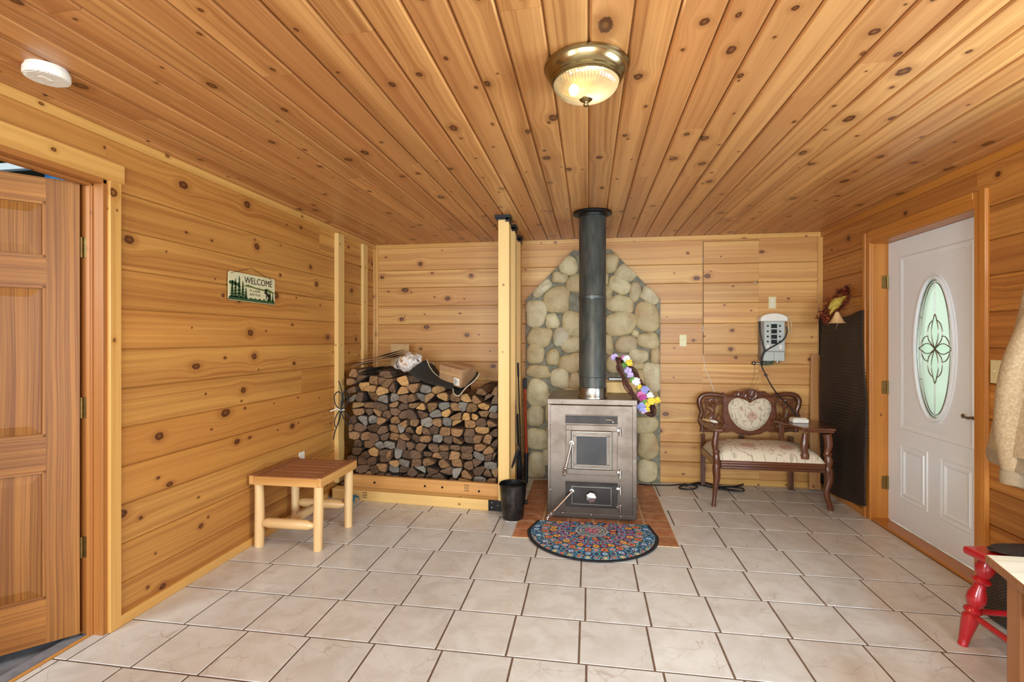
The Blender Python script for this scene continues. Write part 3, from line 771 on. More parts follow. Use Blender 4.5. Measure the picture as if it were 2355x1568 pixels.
for s2 in (1, -1):
    petal([(0, s2 * .015), (s2 * .028, s2 * .07), (s2 * .033, s2 * .13), (s2 * .012, s2 * .21), (0, s2 * .23), (-s2 * .012, s2 * .21), (-s2 * .033, s2 * .13), (-s2 * .028, s2 * .07)])
    petal([(s2 * .02, 0), (s2 * .06, .03), (s2 * .1, .033), (s2 * .16, 0), (s2 * .1, -.033), (s2 * .06, -.03)])
plabel(mb.build('bevelled_petals', M['bevel_glass'], pane), 'clear bevelled glass petals')
mb = MB(); mb.blob((XD + .003, OY, OZ), (.008, .016, .016), sub=2); mb.build('centre_jewel', M['bevel_glass'], pane)
h = MB(); hy = 3.295; hz = .945
h.lathe([(.028, 0), (.028, .006), (.016, .01), (.011, .012), (.011, .045), (0, .047)], T(XD, hy, hz) @ RY(-90), 20)
h.tube(spline([(XD - .042, hy - .005, hz), (XD - .048, hy + .035, hz + .004), (XD - .047, hy + .08, hz - .002), (XD - .046, hy + .115, hz + .004)], 6), [.011] * 7 + [.009] * 6 + [.0075] * 6, 10)
h.tube([(XD - .046, hy + .115 + .008 * cos(t), hz + .004 + .010 * sin(t)) for t in [i * pi / 8 for i in range(17)]], .005, 8)
plabel(h.build('lever_handle', M['nickel'], door2), 'brushed nickel lever handle')
for zz in (.30, 1.04, 1.86):
    mb = MB(); mb.tube([(XD - .006, RY1 - .008, zz - .052), (XD - .006, RY1 - .008, zz + .052)], .008, 10)
    mb.box((XD - .045, RY1 - .0045, zz - .05), (XD - .006, RY1 - .0015, zz + .05)); mb.build('hinge', M['brass_old'], door2, bevel=.0008)
# outdoors, seen blurred through the oval glass
mb = MB(); mb.box((2.45, -8, -.3), (14, 16, -.2)); struct(mb.build('ground_outside', M['green_hill']))
def bush(x, y, r, seed):
    b = MB(); b.blob((0, 0, r * .8), (r, r, r), sub=4, amp=.35, fr=3, seed=seed)
    return tag(b.build('shrub', M['green_hill'], loc=(x, y, -.25)), 'green garden shrub outside the oval door glass', 'shrub', 'shrubs outside the entry door')
for i, (x, y, r) in enumerate(((6.5, 9.0, 1.1), (8.6, 6.8, 1.0), (5.0, 12.5, 1.2))): bush(x, y, r, i)

# ------------------------------------------------------------------ ceiling light and smoke detector
LX, LY = -.010, 1.85
lamp = thing('ceiling_light', 'brass flush ceiling light with a ribbed glass bowl, lit', 'lamp', (LX, LY, ZC))
mb = MB(); mb.lathe([(.150, 0), (.155, -.006), (.155, -.014), (.150, -.018), (.147, -.030), (.138, -.044), (.130, -.050), (.132, -.055), (.126, -.060), (.127, -.065), (.121, -.068), (.112, -.066), (.11, -.03), (0, -.028)], T(LX, LY, ZC), 64)
mb.build('base_pan', M['brass'], lamp)
mb = MB(); k = 180; prof = []
for i in range(15):
    a = i / 14 * pi / 2; prof.append((.118 * cos(a) ** .8 if i < 14 else 0.004, -.062 - .062 * sin(a)))
b0 = len(mb.v)
for r, z in prof:
    for j in range(k): rr = r * (1 + .018 * sin(j * 2 * pi / 3) * (1 if r > .02 else 0)); a = 2 * pi * j / k; mb.v.append(Vector((LX + rr * cos(a), LY + rr * sin(a), ZC + z)))
for i in range(len(prof) - 1):
    for j in range(k): q = (j + 1) % k; mb.face([i * k + j, i * k + q, (i + 1) * k + q, (i + 1) * k + j], None, 0, True)
mb.build('glass_bowl', M['lamp_glass'], lamp, sharp=80)
mb = MB(); mb.lathe([(0, -.119), (.020, -.119), (.024, -.126), (.017, -.132), (.007, -.135), (.006, -.138), (.010, -.143), (.009, -.150), (0, -.153)], T(LX, LY, ZC), 24); mb.build('finial', M['brass'], lamp)
mb = MB(); mb.blob((LX - .045, LY + .015, ZC - .080), (.019, .019, .022)); mb.build('bulb', M['bulb'], lamp)
pl = bpy.data.lights.new('lamp_glow', 'POINT'); pl.energy = 18; pl.color = (1, .80, .50); pl.shadow_soft_size = .03
po = bpy.data.objects.new('lamp_glow', pl); COL.objects.link(po); po.location = (LX + .03, LY, ZC - .085); po.parent = lamp; po.matrix_parent_inverse = Matrix.Translation((-LX, -LY, -ZC))

sl_ = bpy.data.lights.new('lamp_fill_spot', 'SPOT'); sl_.energy = 34; sl_.color = (1, .86, .62); sl_.shadow_soft_size = .07; sl_.spot_size = R(168); sl_.spot_blend = .35  # fill spot added below the bowl to brighten the back of the room
so_ = bpy.data.objects.new('lamp_fill_spot', sl_); COL.objects.link(so_); so_.location = (LX, LY, ZC - .165); so_.parent = lamp; so_.matrix_parent_inverse = Matrix.Translation((-LX, -LY, -ZC))

det = thing('smoke_detector', 'round off-white smoke detector on the ceiling above the left door', 'detector', (-1.995, 1.56, ZC))
mb = MB(); mb.lathe([(.062, 0), (.064, -.012), (.068, -.014), (.069, -.034), (.066, -.040), (.062, -.041), (.062, -.036), (0, -.036)], T(-1.995, 1.56, ZC), 48); mb.build('housing', M['white'], det)
mb = MB(); mb.lathe([(0, -.0385), (.0615, -.0385), (.0615, -.0362), (0, -.0362)], T(-1.995, 1.56, ZC), 40); mb.build('slot_shade', plain('shadow_grey', '#8d897d', .7), det)  # grey disc, shade between the slats put into colour
mb = MB()
for i in range(-6, 7):
    w = math.sqrt(max(.0005, .060 ** 2 - (i * .009) ** 2)); mb.box((-1.995 - w, 1.56 + i * .009 - .0028, ZC - .0425), (-1.995 + w, 1.56 + i * .009 + .0028, ZC - .036))
mb.build('grille', M['white'], det)
mb = MB(); mb.box((-2.005, 1.535, ZC - .044), (-1.985, 1.575, ZC - .036)); mb.build('test_button', M['white'], det, bevel=.002)

# ------------------------------------------------------------------ wall boards on the left wall, cord, outlet, sign
for i, (ya, yb, lab) in enumerate(((4.16, 4.345, 'pale upright stud board fixed to the left wall at the front of the firewood bay'), (4.735, 4.865, 'pale upright stud board fixed to the left wall behind the woodpile'))):
    mb = MB(); mb.box((XL, ya + (.07 if i == 0 else .03), .1), (XL + (.04 if i == 0 else .03), yb, 2.385)); tag(mb.build('wall_stud', M['lumber'], bevel=.003), lab, 'stud')
def rope(name, pts, r, m, n=8, parent=None, seg=8):
    mb = MB(); mb.tube(spline(pts, seg), r, n); return mb.build(name, M[m], parent)
cx0, cy0, cz0 = XL + .055, 4.20, .78
cord = thing('cord_bundle', 'looped dark cord tied with a light twist, hanging on the stud board', 'cord', (cx0, cy0, cz0))
mb = MB(); O = Vector((-2.19, 4.15, .78)); E1 = Vector((.85, .35, 0)).normalized()
def q2(a, b): return O + E1 * a + Vector((0, -.004, 0)) + Vector((0, 0, b))
for pts in ([(0, 0), (-.045, .05), (-.055, .13), (-.02, .165), (.01, .12), (0, 0)], [(0, 0), (.005, .08), (.035, .17), (.075, .13), (.05, .05), (0, 0)], [(0, 0), (.02, .06), (.045, .13), (.06, .08), (.03, .02), (0, 0)],
            [(0, 0), (.05, -.04), (.085, -.10), (.065, -.135), (.03, -.09), (0, 0)], [(0, 0), (-.01, -.08), (-.04, -.15), (-.055, -.10), (-.03, -.03), (0, 0)], [(0, 0), (-.02, -.10), (-.05, -.19), (-.062, -.26)], [(0, 0), (.02, .10), (0, .20), (-.02, .26)]):
    mb.tube(spline([q2(*p) for p in pts], 8), .0048, 7)
mb.build('cord_loops', M['rubber'], cord)
mb = MB(); mb.tube(spline([q2(-.09, -.008), q2(-.03, .012), q2(.0, -.004), q2(.02, .006), q2(.03, 0)], 6), .005, 6); mb.build('tie', M['white'], cord)
mb = MB(); mb.box((XL, 3.67, .385), (XL + .006, 3.745, .503)); out = tag(mb.build('wall_outlet', M['white'], bevel=.002), 'small white outlet plate on the left wall just above the bench', 'outlet')

sgn = thing('welcome_sign', 'small painted metal WELCOME sign with pine trees and a moose on the left wall', 'sign', (XL, 3.1, 1.66))
Ms = Matrix(((0, 0, 1, XL + .012), (1, 0, 0, 2.862), (0, 1, 0, 1.672), (0, 0, 0, 1))) @ RZ(-.4)
SC = plain('sign_cream', '#cfc79a', .6, var=.05); SG = plain('sign_green', '#2f4d2a', .6, var=.2); SO = plain('sign_olive', '#5d6a2c', .6, var=.1); SK = plain('sign_black', '#2a2620', .6); SW = plain('sign_snow', '#b8bf9c', .6)
mb = MB(); W, Hh, q = .476, .186, .012
mb.prism([(q, 0), (W - q, 0), (W, q), (W, Hh - q), (W - q, Hh), (q, Hh), (0, Hh - q), (0, q)], .004, Ms); mb.build('sign_plate', SC, sgn)
mb = MB()
def tri(pts, d=.0008): mb.prism(pts, d, Ms @ T(0, 0, .0042))
grass = [(0.003, .003), (W - .003, .003)] + [(W - .003 - i * .0235, .018 + .010 * (i % 2) + random.random() * .006) for i in range(21)]
tri(grass)
def pine(x, yb, h, w):
    k = 6
    for i in range(k):
        a = yb + h * i / k * .95; ww = w * (1 - i / k * .85); tri([(x - ww, a), (x + ww, a), (x + ww * .25, a + h / k * 1.25), (x, a + h / k * 1.3), (x - ww * .25, a + h / k * 1.25)])
for x, h, w in ((.035, .11, .024), (.065, .125, .022), (.10, .145, .026), (.135, .115, .024), (.165, .075, .02), (W - .055, .07, .018), (W - .025, .06, .015), (W - .075, .045, .012)): pine(x, .02, h, w)
tri([(.005, .105), (.10, .095), (.10, .112), (.04, .128), (.005, .122)])
mb.build('painted_trees', SG, sgn)
mb = MB(); tri([(.14, .103), (.25, .095), (.34, .088), (W - .004, .078), (W - .004, .085), (W - .05, .100), (W - .085, .108), (W - .12, .100), (.30, .102), (.26, .104), (.23, .108), (.18, .116)]); mb.build('painted_hills', SO, sgn)
mb = MB()
moose = [(.375, .03), (.382, .03), (.386, .052), (.408, .05), (.412, .03), (.420, .03), (.420, .055), (.430, .062), (.412, .073), (.392, .078), (.380, .092), (.388, .1), (.372, .104), (.358, .1), (.362, .094), (.368, .092), (.360, .082), (.353, .078), (.356, .072), (.370, .070), (.376, .056)]
tri(moose); mb.build('painted_moose', SK, sgn)
def text(name, body, size, M4, mat, parent, ext=.0006, sx=1.0):
    cu = bpy.data.curves.new(name, 'FONT'); cu.body = body; cu.size = size; cu.extrude = ext
    to = bpy.data.objects.new(name, cu); COL.objects.link(to)
    dg = bpy.context.evaluated_depsgraph_get(); me = bpy.data.meshes.new_from_object(to.evaluated_get(dg)); bpy.data.objects.remove(to)
    me.transform(M4 @ Matrix.Diagonal((sx, 1, 1, 1))); me.materials.clear(); me.materials.append(mat)
    o = bpy.data.objects.new(name, me); COL.objects.link(o); o.parent = parent
    if parent.type == 'EMPTY': o.matrix_parent_inverse = Matrix.Translation(-parent.location)
    return o
text('lettering', 'WELCOME', .062, Ms @ T(.150, .124, .0052), SK, sgn, sx=.98)
mb = MB()
for ln, (x0, yy, words) in enumerate(((.205, .072, (2, 1, 5)), (.205, .046, (4, 2, 2)))):
    x = x0
    for wd_ in words:
        for ch in range(wd_):
            hh = random.choice((.012, .018, .014)); tri([(x, yy), (x + .003, yy), (x + .004, yy + hh), (x + .001, yy + hh)])
            if random.random() < .7: tri([(x + .003, yy + random.choice((.001, .008))), (x + .009, yy + .002), (x + .009, yy + .005), (x + .003, yy + .010)])
            x += .0115
        x += .010
mb.build('small_lettering', SK, sgn)
mb = MB(); za, zb = Ms @ Vector((.02, Hh - .012, .006)), Ms @ Vector((W - .035, Hh - .012, .006)); ny = (XL + .006, 3.10, 1.905)
mb.tube([za, ny, zb], .0014, 5); mb.build('hanging_wire', M['black'], sgn)

# ------------------------------------------------------------------ slatted log bench by the left wall
bx0, bx1, by0, by1, bz = -2.275, -1.75, 3.045, 3.56, .492
bench = thing('log_bench', 'low square bench with a slatted cedar top and peeled log legs by the left wall', 'bench', ((bx0 + bx1) / 2, (by0 + by1) / 2, 0))
for x in (bx0 + .045, bx1 - .045):
    for y in (by0 + .045, by1 - .045):
        mb = MB(); ph = random.random() * 6; z_ = [i / 10 * (bz - .055) for i in range(11)]
        mb.tube([(x + .002 * sin(ph + z * 9), y + .002 * cos(ph + z * 7), z) for z in z_], [.031 + .0015 * sin(ph + z * 14) for z in z_], 18); mb.build('leg', M['log'], bench)
mb = MB()
mb.box((bx0 + .03, by0, bz - .06), (bx1 - .028, by0 + .028, bz - .004)); mb.box((bx0 + .03, by1 - .028, bz - .06), (bx1 - .028, by1, bz - .004))
mb.box((bx0, by0, bz - .06), (bx0 + .029, by1, bz)); mb.box((bx1 - .027, by0, bz - .06), (bx1, by1, bz))
mb.build('apron', M['apron'], bench, bevel=.003)
ns = 7; sw = (by1 - by0 - .002) / ns
for i in range(ns):
    mb = MB(); mb.box((bx0 + .0295, by0 + .001 + i * sw + .0075, bz - .022), (bx1 - .0275, by0 + .001 + (i + 1) * sw - .0075, bz - .001)); mb.build('slat', M['slat'], bench, bevel=.003)
mb = MB(); mb.box((bx0 + .002, by0 + .001, bz + .0002), (bx0 + .06, by1 - .001, bz + .004)); mb.box((bx1 - .05, by0 + .001, bz + .0002), (bx1 - .001, by1 - .001, bz + .004)); mb.build('end_rail', M['slat'], bench, bevel=.001)
def rung(a, b, r):
    a, b = Vector(a), Vector(b); d = (b - a).normalized(); mb = MB()
    mb.tube([a, a + d * .02, a + d * .045, (a + b) / 2, b - d * .045, b - d * .02, b], [r * .5, r * .75, r, r * 1.02, r, r * .75, r * .5], 16); mb.build('stretcher', M['log'], bench)
rung((bx0 + .07, by0 + .045, .165), (bx1 - .07, by0 + .045, .165), .034); rung((bx0 + .07, by1 - .045, .165), (bx1 - .07, by1 - .045, .165), .034)
rung(((bx0 + bx1) / 2 - .02, by0 + .075, .155), ((bx0 + bx1) / 2 - .02, by1 - .075, .155), .030)

# ------------------------------------------------------------------ firewood rack of pale lumber
rack = thing('firewood_rack', 'pale lumber firewood bin with three posts up to the ceiling and two front rails', 'rack', (-1.45, 4.1, 0))
ang = math.degrees(math.atan2(4.0 - 4.11, 1.6)); MR = T(-2.255, 4.11, 0) @ RZ(ang)
mb = MB(); mb.box((0, 0, 0), (1.60, .09, .088), MR); bp = mb.build('bottom_plate', M['lumber'], rack, bevel=.003)
mb = MB(); mb.box((.06, .10, .083), (1.50, .14, .192), MR); ur = mb.build('upper_rail', M['apron'], rack, bevel=.003)
mb = MB()
for x in (.36, .84, 1.0, 1.33): mb.lathe([(.010, 0), (.010, .002), (0, .0025)], MR @ T(x, .0995, .135 - .012 * (x > 1.2)) @ RX(90), 12)
mb.build('rail_bolt', M['black'], ur)
mb = MB()
for x0 in (.30, 1.2):
    for j in range(3):
        zz = (.025 + j * .02) if x0 < 1 else (.115 + j * .022); y_ = -.0004 if x0 < 1 else .0996
        for t_ in range(4): mb.box((x0 + t_ * .011, y_ - .0005, zz), (x0 + t_ * .011 + .007, y_ + .001, zz + .012), MR)
mb.build('grade_stamp', plain('stamp_ink', '#6a5236', .8), rack)
mb = MB(); mb.box((1.44, -.004, .002), (1.62, -.0005, .092), MR); br = mb.build('corner_bracket', M['black'], rack, bevel=.001)
mb = MB()
for x, z in ((1.47, .03), (1.47, .07), (1.52, .05)): mb.blob(MR @ Vector((x, -.004, z)), (.004, .002, .004), sub=1)
mb.build('screw', M['chrome'], br)
for i, (xa, xb, ya, yb, zt) in enumerate(((-.735, -.643, 4.0, 4.09, 2.405), (-.732, -.646, 4.36, 4.45, 2.405), (-.742, -.665, 4.85, 4.94, 2.405))):
    mb = MB(); mb.box((xa, ya, .0885 if i == 0 else .002), (xb, yb, zt)); p = mb.build('post', M['lumber'], rack, bevel=.004)
    mb = MB(); mb.box((xa - .025, ya - .02, zt + .001), (xb + .012, yb + .015, ZC - .001)); mb.box((xb - .03, ya - .006, zt - .03), (xb + .004, ya - .001, zt + .002)); mb.box((xb + .0005, ya - .006, zt - .045), (xb + .004, yb + .01, zt + .002)); mb.box((xa - .02, ya - .006, zt - .012), (xb, ya - .001, zt + .002))
    mb.build('top_bracket', M['black'], p, bevel=.001)
mb = MB(); mb.box((-2.25, 4.26, .001), (-.76, 5.06, .10)); mb.build('bin_floor', M['split'], rack)
mb = MB(); mb.box((-.655, 4.99, .70), (-.615, 5.03, .95)); 

# ------------------------------------------------------------------ firewood
def clip(poly, a, b, c):
    o = []
    for i in range(len(poly)):
        p, q = poly[i], poly[(i + 1) % len(poly)]; dp, dq = a * p[0] + b * p[1] - c, a * q[0] + b * q[1] - c
        if dp <= 0: o.append(p)
        if dp * dq < 0: t = dp / (dp - dq); o.append((p[0] + (q[0] - p[0]) * t, p[1] + (q[1] - p[1]) * t))
    return o
def ztop(x):
    pts = [(-2.3, 1.16), (-2.05, 1.15), (-1.75, 1.12), (-1.45, 1.04), (-1.2, .965), (-1.0, .97), (-.7, 1.02)]
    for (a, za), (b, zb) in zip(pts[:-1], pts[1:]):
        if x <= b: return za + (zb - za) * (x - a) / (b - a)
    return pts[-1][1]
def cells(x0, x1, z0, dx, dz, jit, seed, top):
    rd = random.Random(seed); pts = []
    nr = int((1.16 - z0) / dz) + 3
    for r in range(-1, nr):
        x = x0 - dx + (dx / 2 if r % 2 else 0)
        while x < x1 + dx:
            pts.append((x + rd.uniform(-jit, jit) * dx, z0 + (r + .5) * dz + rd.uniform(-jit, jit) * dz)); x += dx * rd.uniform(.75, 1.3)
    out = []; A = 1.28
    for i, p in enumerate(pts):
        if not (x0 - .01 < p[0] < x1 + .01 and z0 < p[1] < top(p[0]) - dz * .35): continue
        poly = [(p[0] - .2, p[1] - .2), (p[0] + .2, p[1] - .2), (p[0] + .2, p[1] + .2), (p[0] - .2, p[1] + .2)]
        for q in pts:
            if q is p or abs(q[0] - p[0]) > .35 or abs(q[1] - p[1]) > .35: continue
            a, b = (q[0] - p[0]) / A, (q[1] - p[1]) * A
            c = a * (p[0] + q[0]) / 2 + b * (p[1] + q[1]) / 2; poly = clip(poly, a, b, c)
            if not poly: break
        poly = clip(poly, 0, -1, -z0); poly = clip(poly, 1, 0, x1 + .0); poly = clip(poly, -1, 0, -(x0 - .02)); poly = clip(poly, 0, 1, top(p[0]) + rd.uniform(-.01, .02))
        if len(poly) >= 3: out.append((p, poly, rd))
    return out
KINDS = [('firewood_log', E_BROWN, M['split'], 'split firewood log with a brown cut end in the stacked pile', 'brown-ended logs in the stacked pile'),
         ('firewood_log', E_DARK, M['bark'], 'weathered split firewood log with a dark brown end in the stacked pile', 'dark-ended logs in the stacked pile'),
         ('firewood_log', E_GREY, M['bark'], 'split firewood log with a greyed end in the stacked pile', 'grey-ended logs in the stacked pile'),
         ('firewood_log', E_PALE, M['split'], 'split firewood log with a fresh pale yellow end in the stacked pile', 'pale-ended logs in the stacked pile')]
def make_log(p, poly, y0, y1, kind, rd, shrink, row=None):
    cx = sum(q[0] for q in poly) / len(poly); cz = sum(q[1] for q in poly) / len(poly)
    pts = []
    for q in poly:
        d = math.hypot(q[0] - cx, q[1] - cz); k = max(.3, (d - shrink) / d); pts.append((cx + (q[0] - cx) * k, cz + (q[1] - cz) * k))
    # merge tiny edges, round some corners (bark side)
    m = [q for i, q in enumerate(pts) if math.dist(q, pts[i - 1]) > .012]
    if len(m) < 3: return None
    if len(m) > 4 and rd.random() < .5: m.pop(rd.randrange(len(m)))
    res = []; side = rd.randrange(len(m)); nm = len(m)
    for i, q in enumerate(m):
        a, b = m[i - 1], m[(i + 1) % nm]
        f = .38 if (i == side or i == (side + 1) % nm) else .10
        for t in ((0, .5, 1) if f > .3 else (0, 1)):
            pa = (q[0] + (a[0] - q[0]) * f, q[1] + (a[1] - q[1]) * f); pb = (q[0] + (b[0] - q[0]) * f, q[1] + (b[1] - q[1]) * f)
            u = (1 - t) ** 2, 2 * t * (1 - t), t * t
            res.append((u[0] * pa[0] + u[1] * q[0] + u[2] * pb[0], u[0] * pa[1] + u[1] * q[1] + u[2] * pb[1]))
    res = [(x - cx + rd.uniform(-.0018, .0018), z - cz + rd.uniform(-.0018, .0018)) for x, z in res]
    n = len(res); L = y1 - y0; mb = MB(); tl = (rd.uniform(-.25, .25), rd.uniform(-.25, .25))
    # front end, slightly tilted and chipped, with a centre vertex
    b = 0
    for s_, yy in ((.94, 0), (1, .008), (1, L)):
        for x, z in res: mb.v.append(Vector((x * s_, yy + (x * tl[0] + z * tl[1] if yy < .1 else 0) + rd.uniform(-.002, .002), z * s_)))
    mb.v.append(Vector((0, rd.uniform(-.005, .001), 0))); c = len(mb.v) - 1
    for i in range(n):
        j = (i + 1) % n
        mb.face([c, i, j], None, 0); mb.face([i, n + i, n + j, j], None, 0); mb.face([n + i, 2 * n + i, 2 * n + j, n + j], None, 1)
    mb.face([2 * n + i for i in range(n)], None, 0)
    nm_, em, sm_, lab, grp = KINDS[kind]
    if row: lab, grp = row
    o = mb.build(nm_, [em, sm_], loc=(cx, y0, cz)); return tag(o, lab, 'firewood', grp)
cs = cells(-2.185, -.795, .11, .098, .074, .30, 5, ztop)
for p, poly, rd in cs:
    if rd.random() < .02: continue
    fx = (p[0] + 1.5) * .8; r = rd.random()
    greyish = .10 + .30 * max(0, 1 - abs(p[0] + 1.65) / .5) * max(0, 1 - abs(p[1] - .42) / .35)
    kind = 2 if r < greyish else (3 if r < greyish + .05 + .14 * (p[1] > .72) else (1 if r < .62 else 0))
    make_log(p, poly, 4.30 + rd.uniform(-.035, .045), 4.70, kind, rd, .0035)
cs = cells(-2.18, -.80, .11, .155, .125, .22, 9, lambda x: ztop(x) - .02)
for p, poly, rd in cs:
    make_log(p, poly, 4.715 + rd.uniform(0, .01), 5.07, 1, rd, .004, ('weathered split log in the rear row behind the front stack', 'rear row of the firewood'))

# ------------------------------------------------------------------ things lying on the woodpile
CARD = plain('brown_cardboard', '#a9825a', .8, var=.10, scale=14); CARD_D = plain('dark_cardboard', '#6b4b33', .8, var=.2, scale=14); CARD_L = plain('tan_cardboard', '#bd9764', .75, var=.06)
for i in range(4):
    a = at(822 + i * 5, 846 - i * 4 + (i % 2), 4.50); b = at(910 + i * 2, 826 - i * 3, 4.50)
    a.z += .02 + .004 * i; b.z += .02 + .004 * i
    d = b - a; mb = MB(); dep = .40 - .05 * i
    mb.grid(8, 5, lambda u, v: (a.x + d.x * u, 4.36 + .02 * i + dep * v, a.z + d.z * u + .006 * sin(u * 5 + i) + .01 * v), 0)
    tag(mb.build('cardboard_sheet', CARD_D if i % 2 else CARD, solid=.004), ('lowest flattened cardboard sheet on the left of the woodpile', 'second flattened cardboard sheet up from the woodpile', 'third flattened cardboard sheet up from the woodpile', 'topmost flattened cardboard sheet on the left of the woodpile')[i], 'cardboard', 'flattened cardboard on the woodpile')
c0, c1 = at(899, 828, 4.86), at(941, 791, 4.86)
mb = MB(); mb.box((c0.x, 4.86, c0.z - .06), (c1.x, 4.865, c1.z), T(0, 0, 0)); tag(mb.build('cardboard_flap', CARD_L, bevel=.001), 'square tan cardboard flap standing up behind the crumpled paper', 'cardboard')
def m_news():
    t = NT('printed_paper'); n = t.noise(t.obj(), 9, 2, .6, 1.5); n2 = t.noise(t.obj(), 90, 2)
    c = t.ramp(n, [(.34, lin('#6a4a32')), (.42, lin('#b08a5c')), (.5, lin('#d9d2c6')), (.58, lin('#cbc4ba')), (.66, lin('#5a4a42'))])
    t.pr(c, .7, 0, t.bump(n2, .3, .004)); return t.m
c = at(939, 833, 4.42); mb = MB()
mb.blob(c, (.12, .09, .085), RY(-12).to_3x3(), 4, .30, 1.7, seed=4)
tag(mb.build('crumpled_paper', m_news(), sharp=20), 'crumpled ball of printed paper on the woodpile beside the black canvas', 'paper')
# canvas log carrier
CANV = plain('black_canvas', '#25221b', .85, var=.15, scale=60); PIPING = plain('cream_piping', '#b5a78a', .7)
def z8(x, y, Y): return at(790 + x / 4.021, 770 + y / 4.021, Y)
lc = thing('log_carrier', 'black canvas log carrier with cream piping draped over the top of the woodpile', 'bag', (-1.4, 4.45, 1.05))
def curve8(pts, n): 
    q = spline([z8(*p) for p in pts], 8); return [q[int(i * (len(q) - 1) / (n - 1))] for i in range(n)]
A = curve8([(600, 345, 4.27), (690, 410, 4.25), (800, 450, 4.23), (910, 478, 4.22), (1015, 505, 4.21)], 16)
B = curve8([(770, 228, 4.50), (800, 300, 4.47), (850, 365, 4.45), (930, 415, 4.42), (1020, 442, 4.38)], 16)
mb = MB(); mb.grid(16, 8, lambda u, v: A[round(u * 15)].lerp(B[round(u * 15)], v) + Vector((0, 0, .012 * sin(v * pi))), 0); mb.build('left_flap', CANV, lc, solid=.004)
B2 = curve8([(790, 285, 4.62), (815, 262, 4.62), (845, 290, 4.6), (880, 345, 4.58), (905, 380, 4.55)], 16)
mb = MB(); mb.grid(16, 5, lambda u, v: B[round(u * 15)].lerp(B2[round(u * 15)], v), 0); mb.build('back_flap', CANV, lc, solid=.004)
C = curve8([(1015, 500, 4.21), (1020, 540, 4.17), (1068, 562, 4.16), (1130, 490, 4.18), (1210, 425, 4.2), (1258, 358, 4.22)], 16)
D2 = curve8([(1020, 442, 4.40), (1060, 458, 4.42), (1110, 440, 4.45), (1165, 400, 4.47), (1215, 365, 4.48), (1240, 335, 4.48)], 16)
mb = MB(); mb.grid(16, 8, lambda u, v: C[round(u * 15)].lerp(D2[round(u * 15)], v) + Vector((0, 0, -.02 * sin(v * pi))), 0); mb.build('right_flap', CANV, lc, solid=.004)
mb = MB(); mb.tube([p + Vector((0, -.004, .002)) for p in B], .006, 6); mb.tube([p + Vector((0, -.004, 0)) for p in C], .005, 6); mb.tube([p + Vector((0, -.003, .003)) for p in B2[:8]], .005, 6); plabel(mb.build('piping', PIPING, lc), 'cream edge piping')
bc = z8(1060, 360, 4.40) + Vector((0, 0, .01)); MBX = T(*bc) @ RZ(-28) @ RX(8) @ RY(9)
box = thing('parcel_box', 'brown cardboard box with a white label resting in the black log carrier', 'box', tuple(bc))
mb = MB(); mb.box((-.15, -.09, -.10), (.12, .11, .065), MBX); mb.build('carton', CARD, box, bevel=.003)
mb = MB(); mb.box((-.13, -.0935, -.005), (.115, -.0905, .012), MBX); mb.box((-.16, -.02, .0655), (.122, .03, .0675), MBX); plabel(mb.build('tape', CARD_L, box), 'tan packing tape')
mb = MB(); mb.box((.035, -.0945, -.085), (.10, -.0908, -.018), MBX); plabel(mb.build('label', M['white'], box), 'white shipping label')
mb = MB()
for i in range(6): mb.box((.042, -.0953, -.078 + i * .009), (.042 + random.uniform(.02, .05), -.0946, -.074 + i * .009), MBX)
mb.build('label_print', M['black'], box)

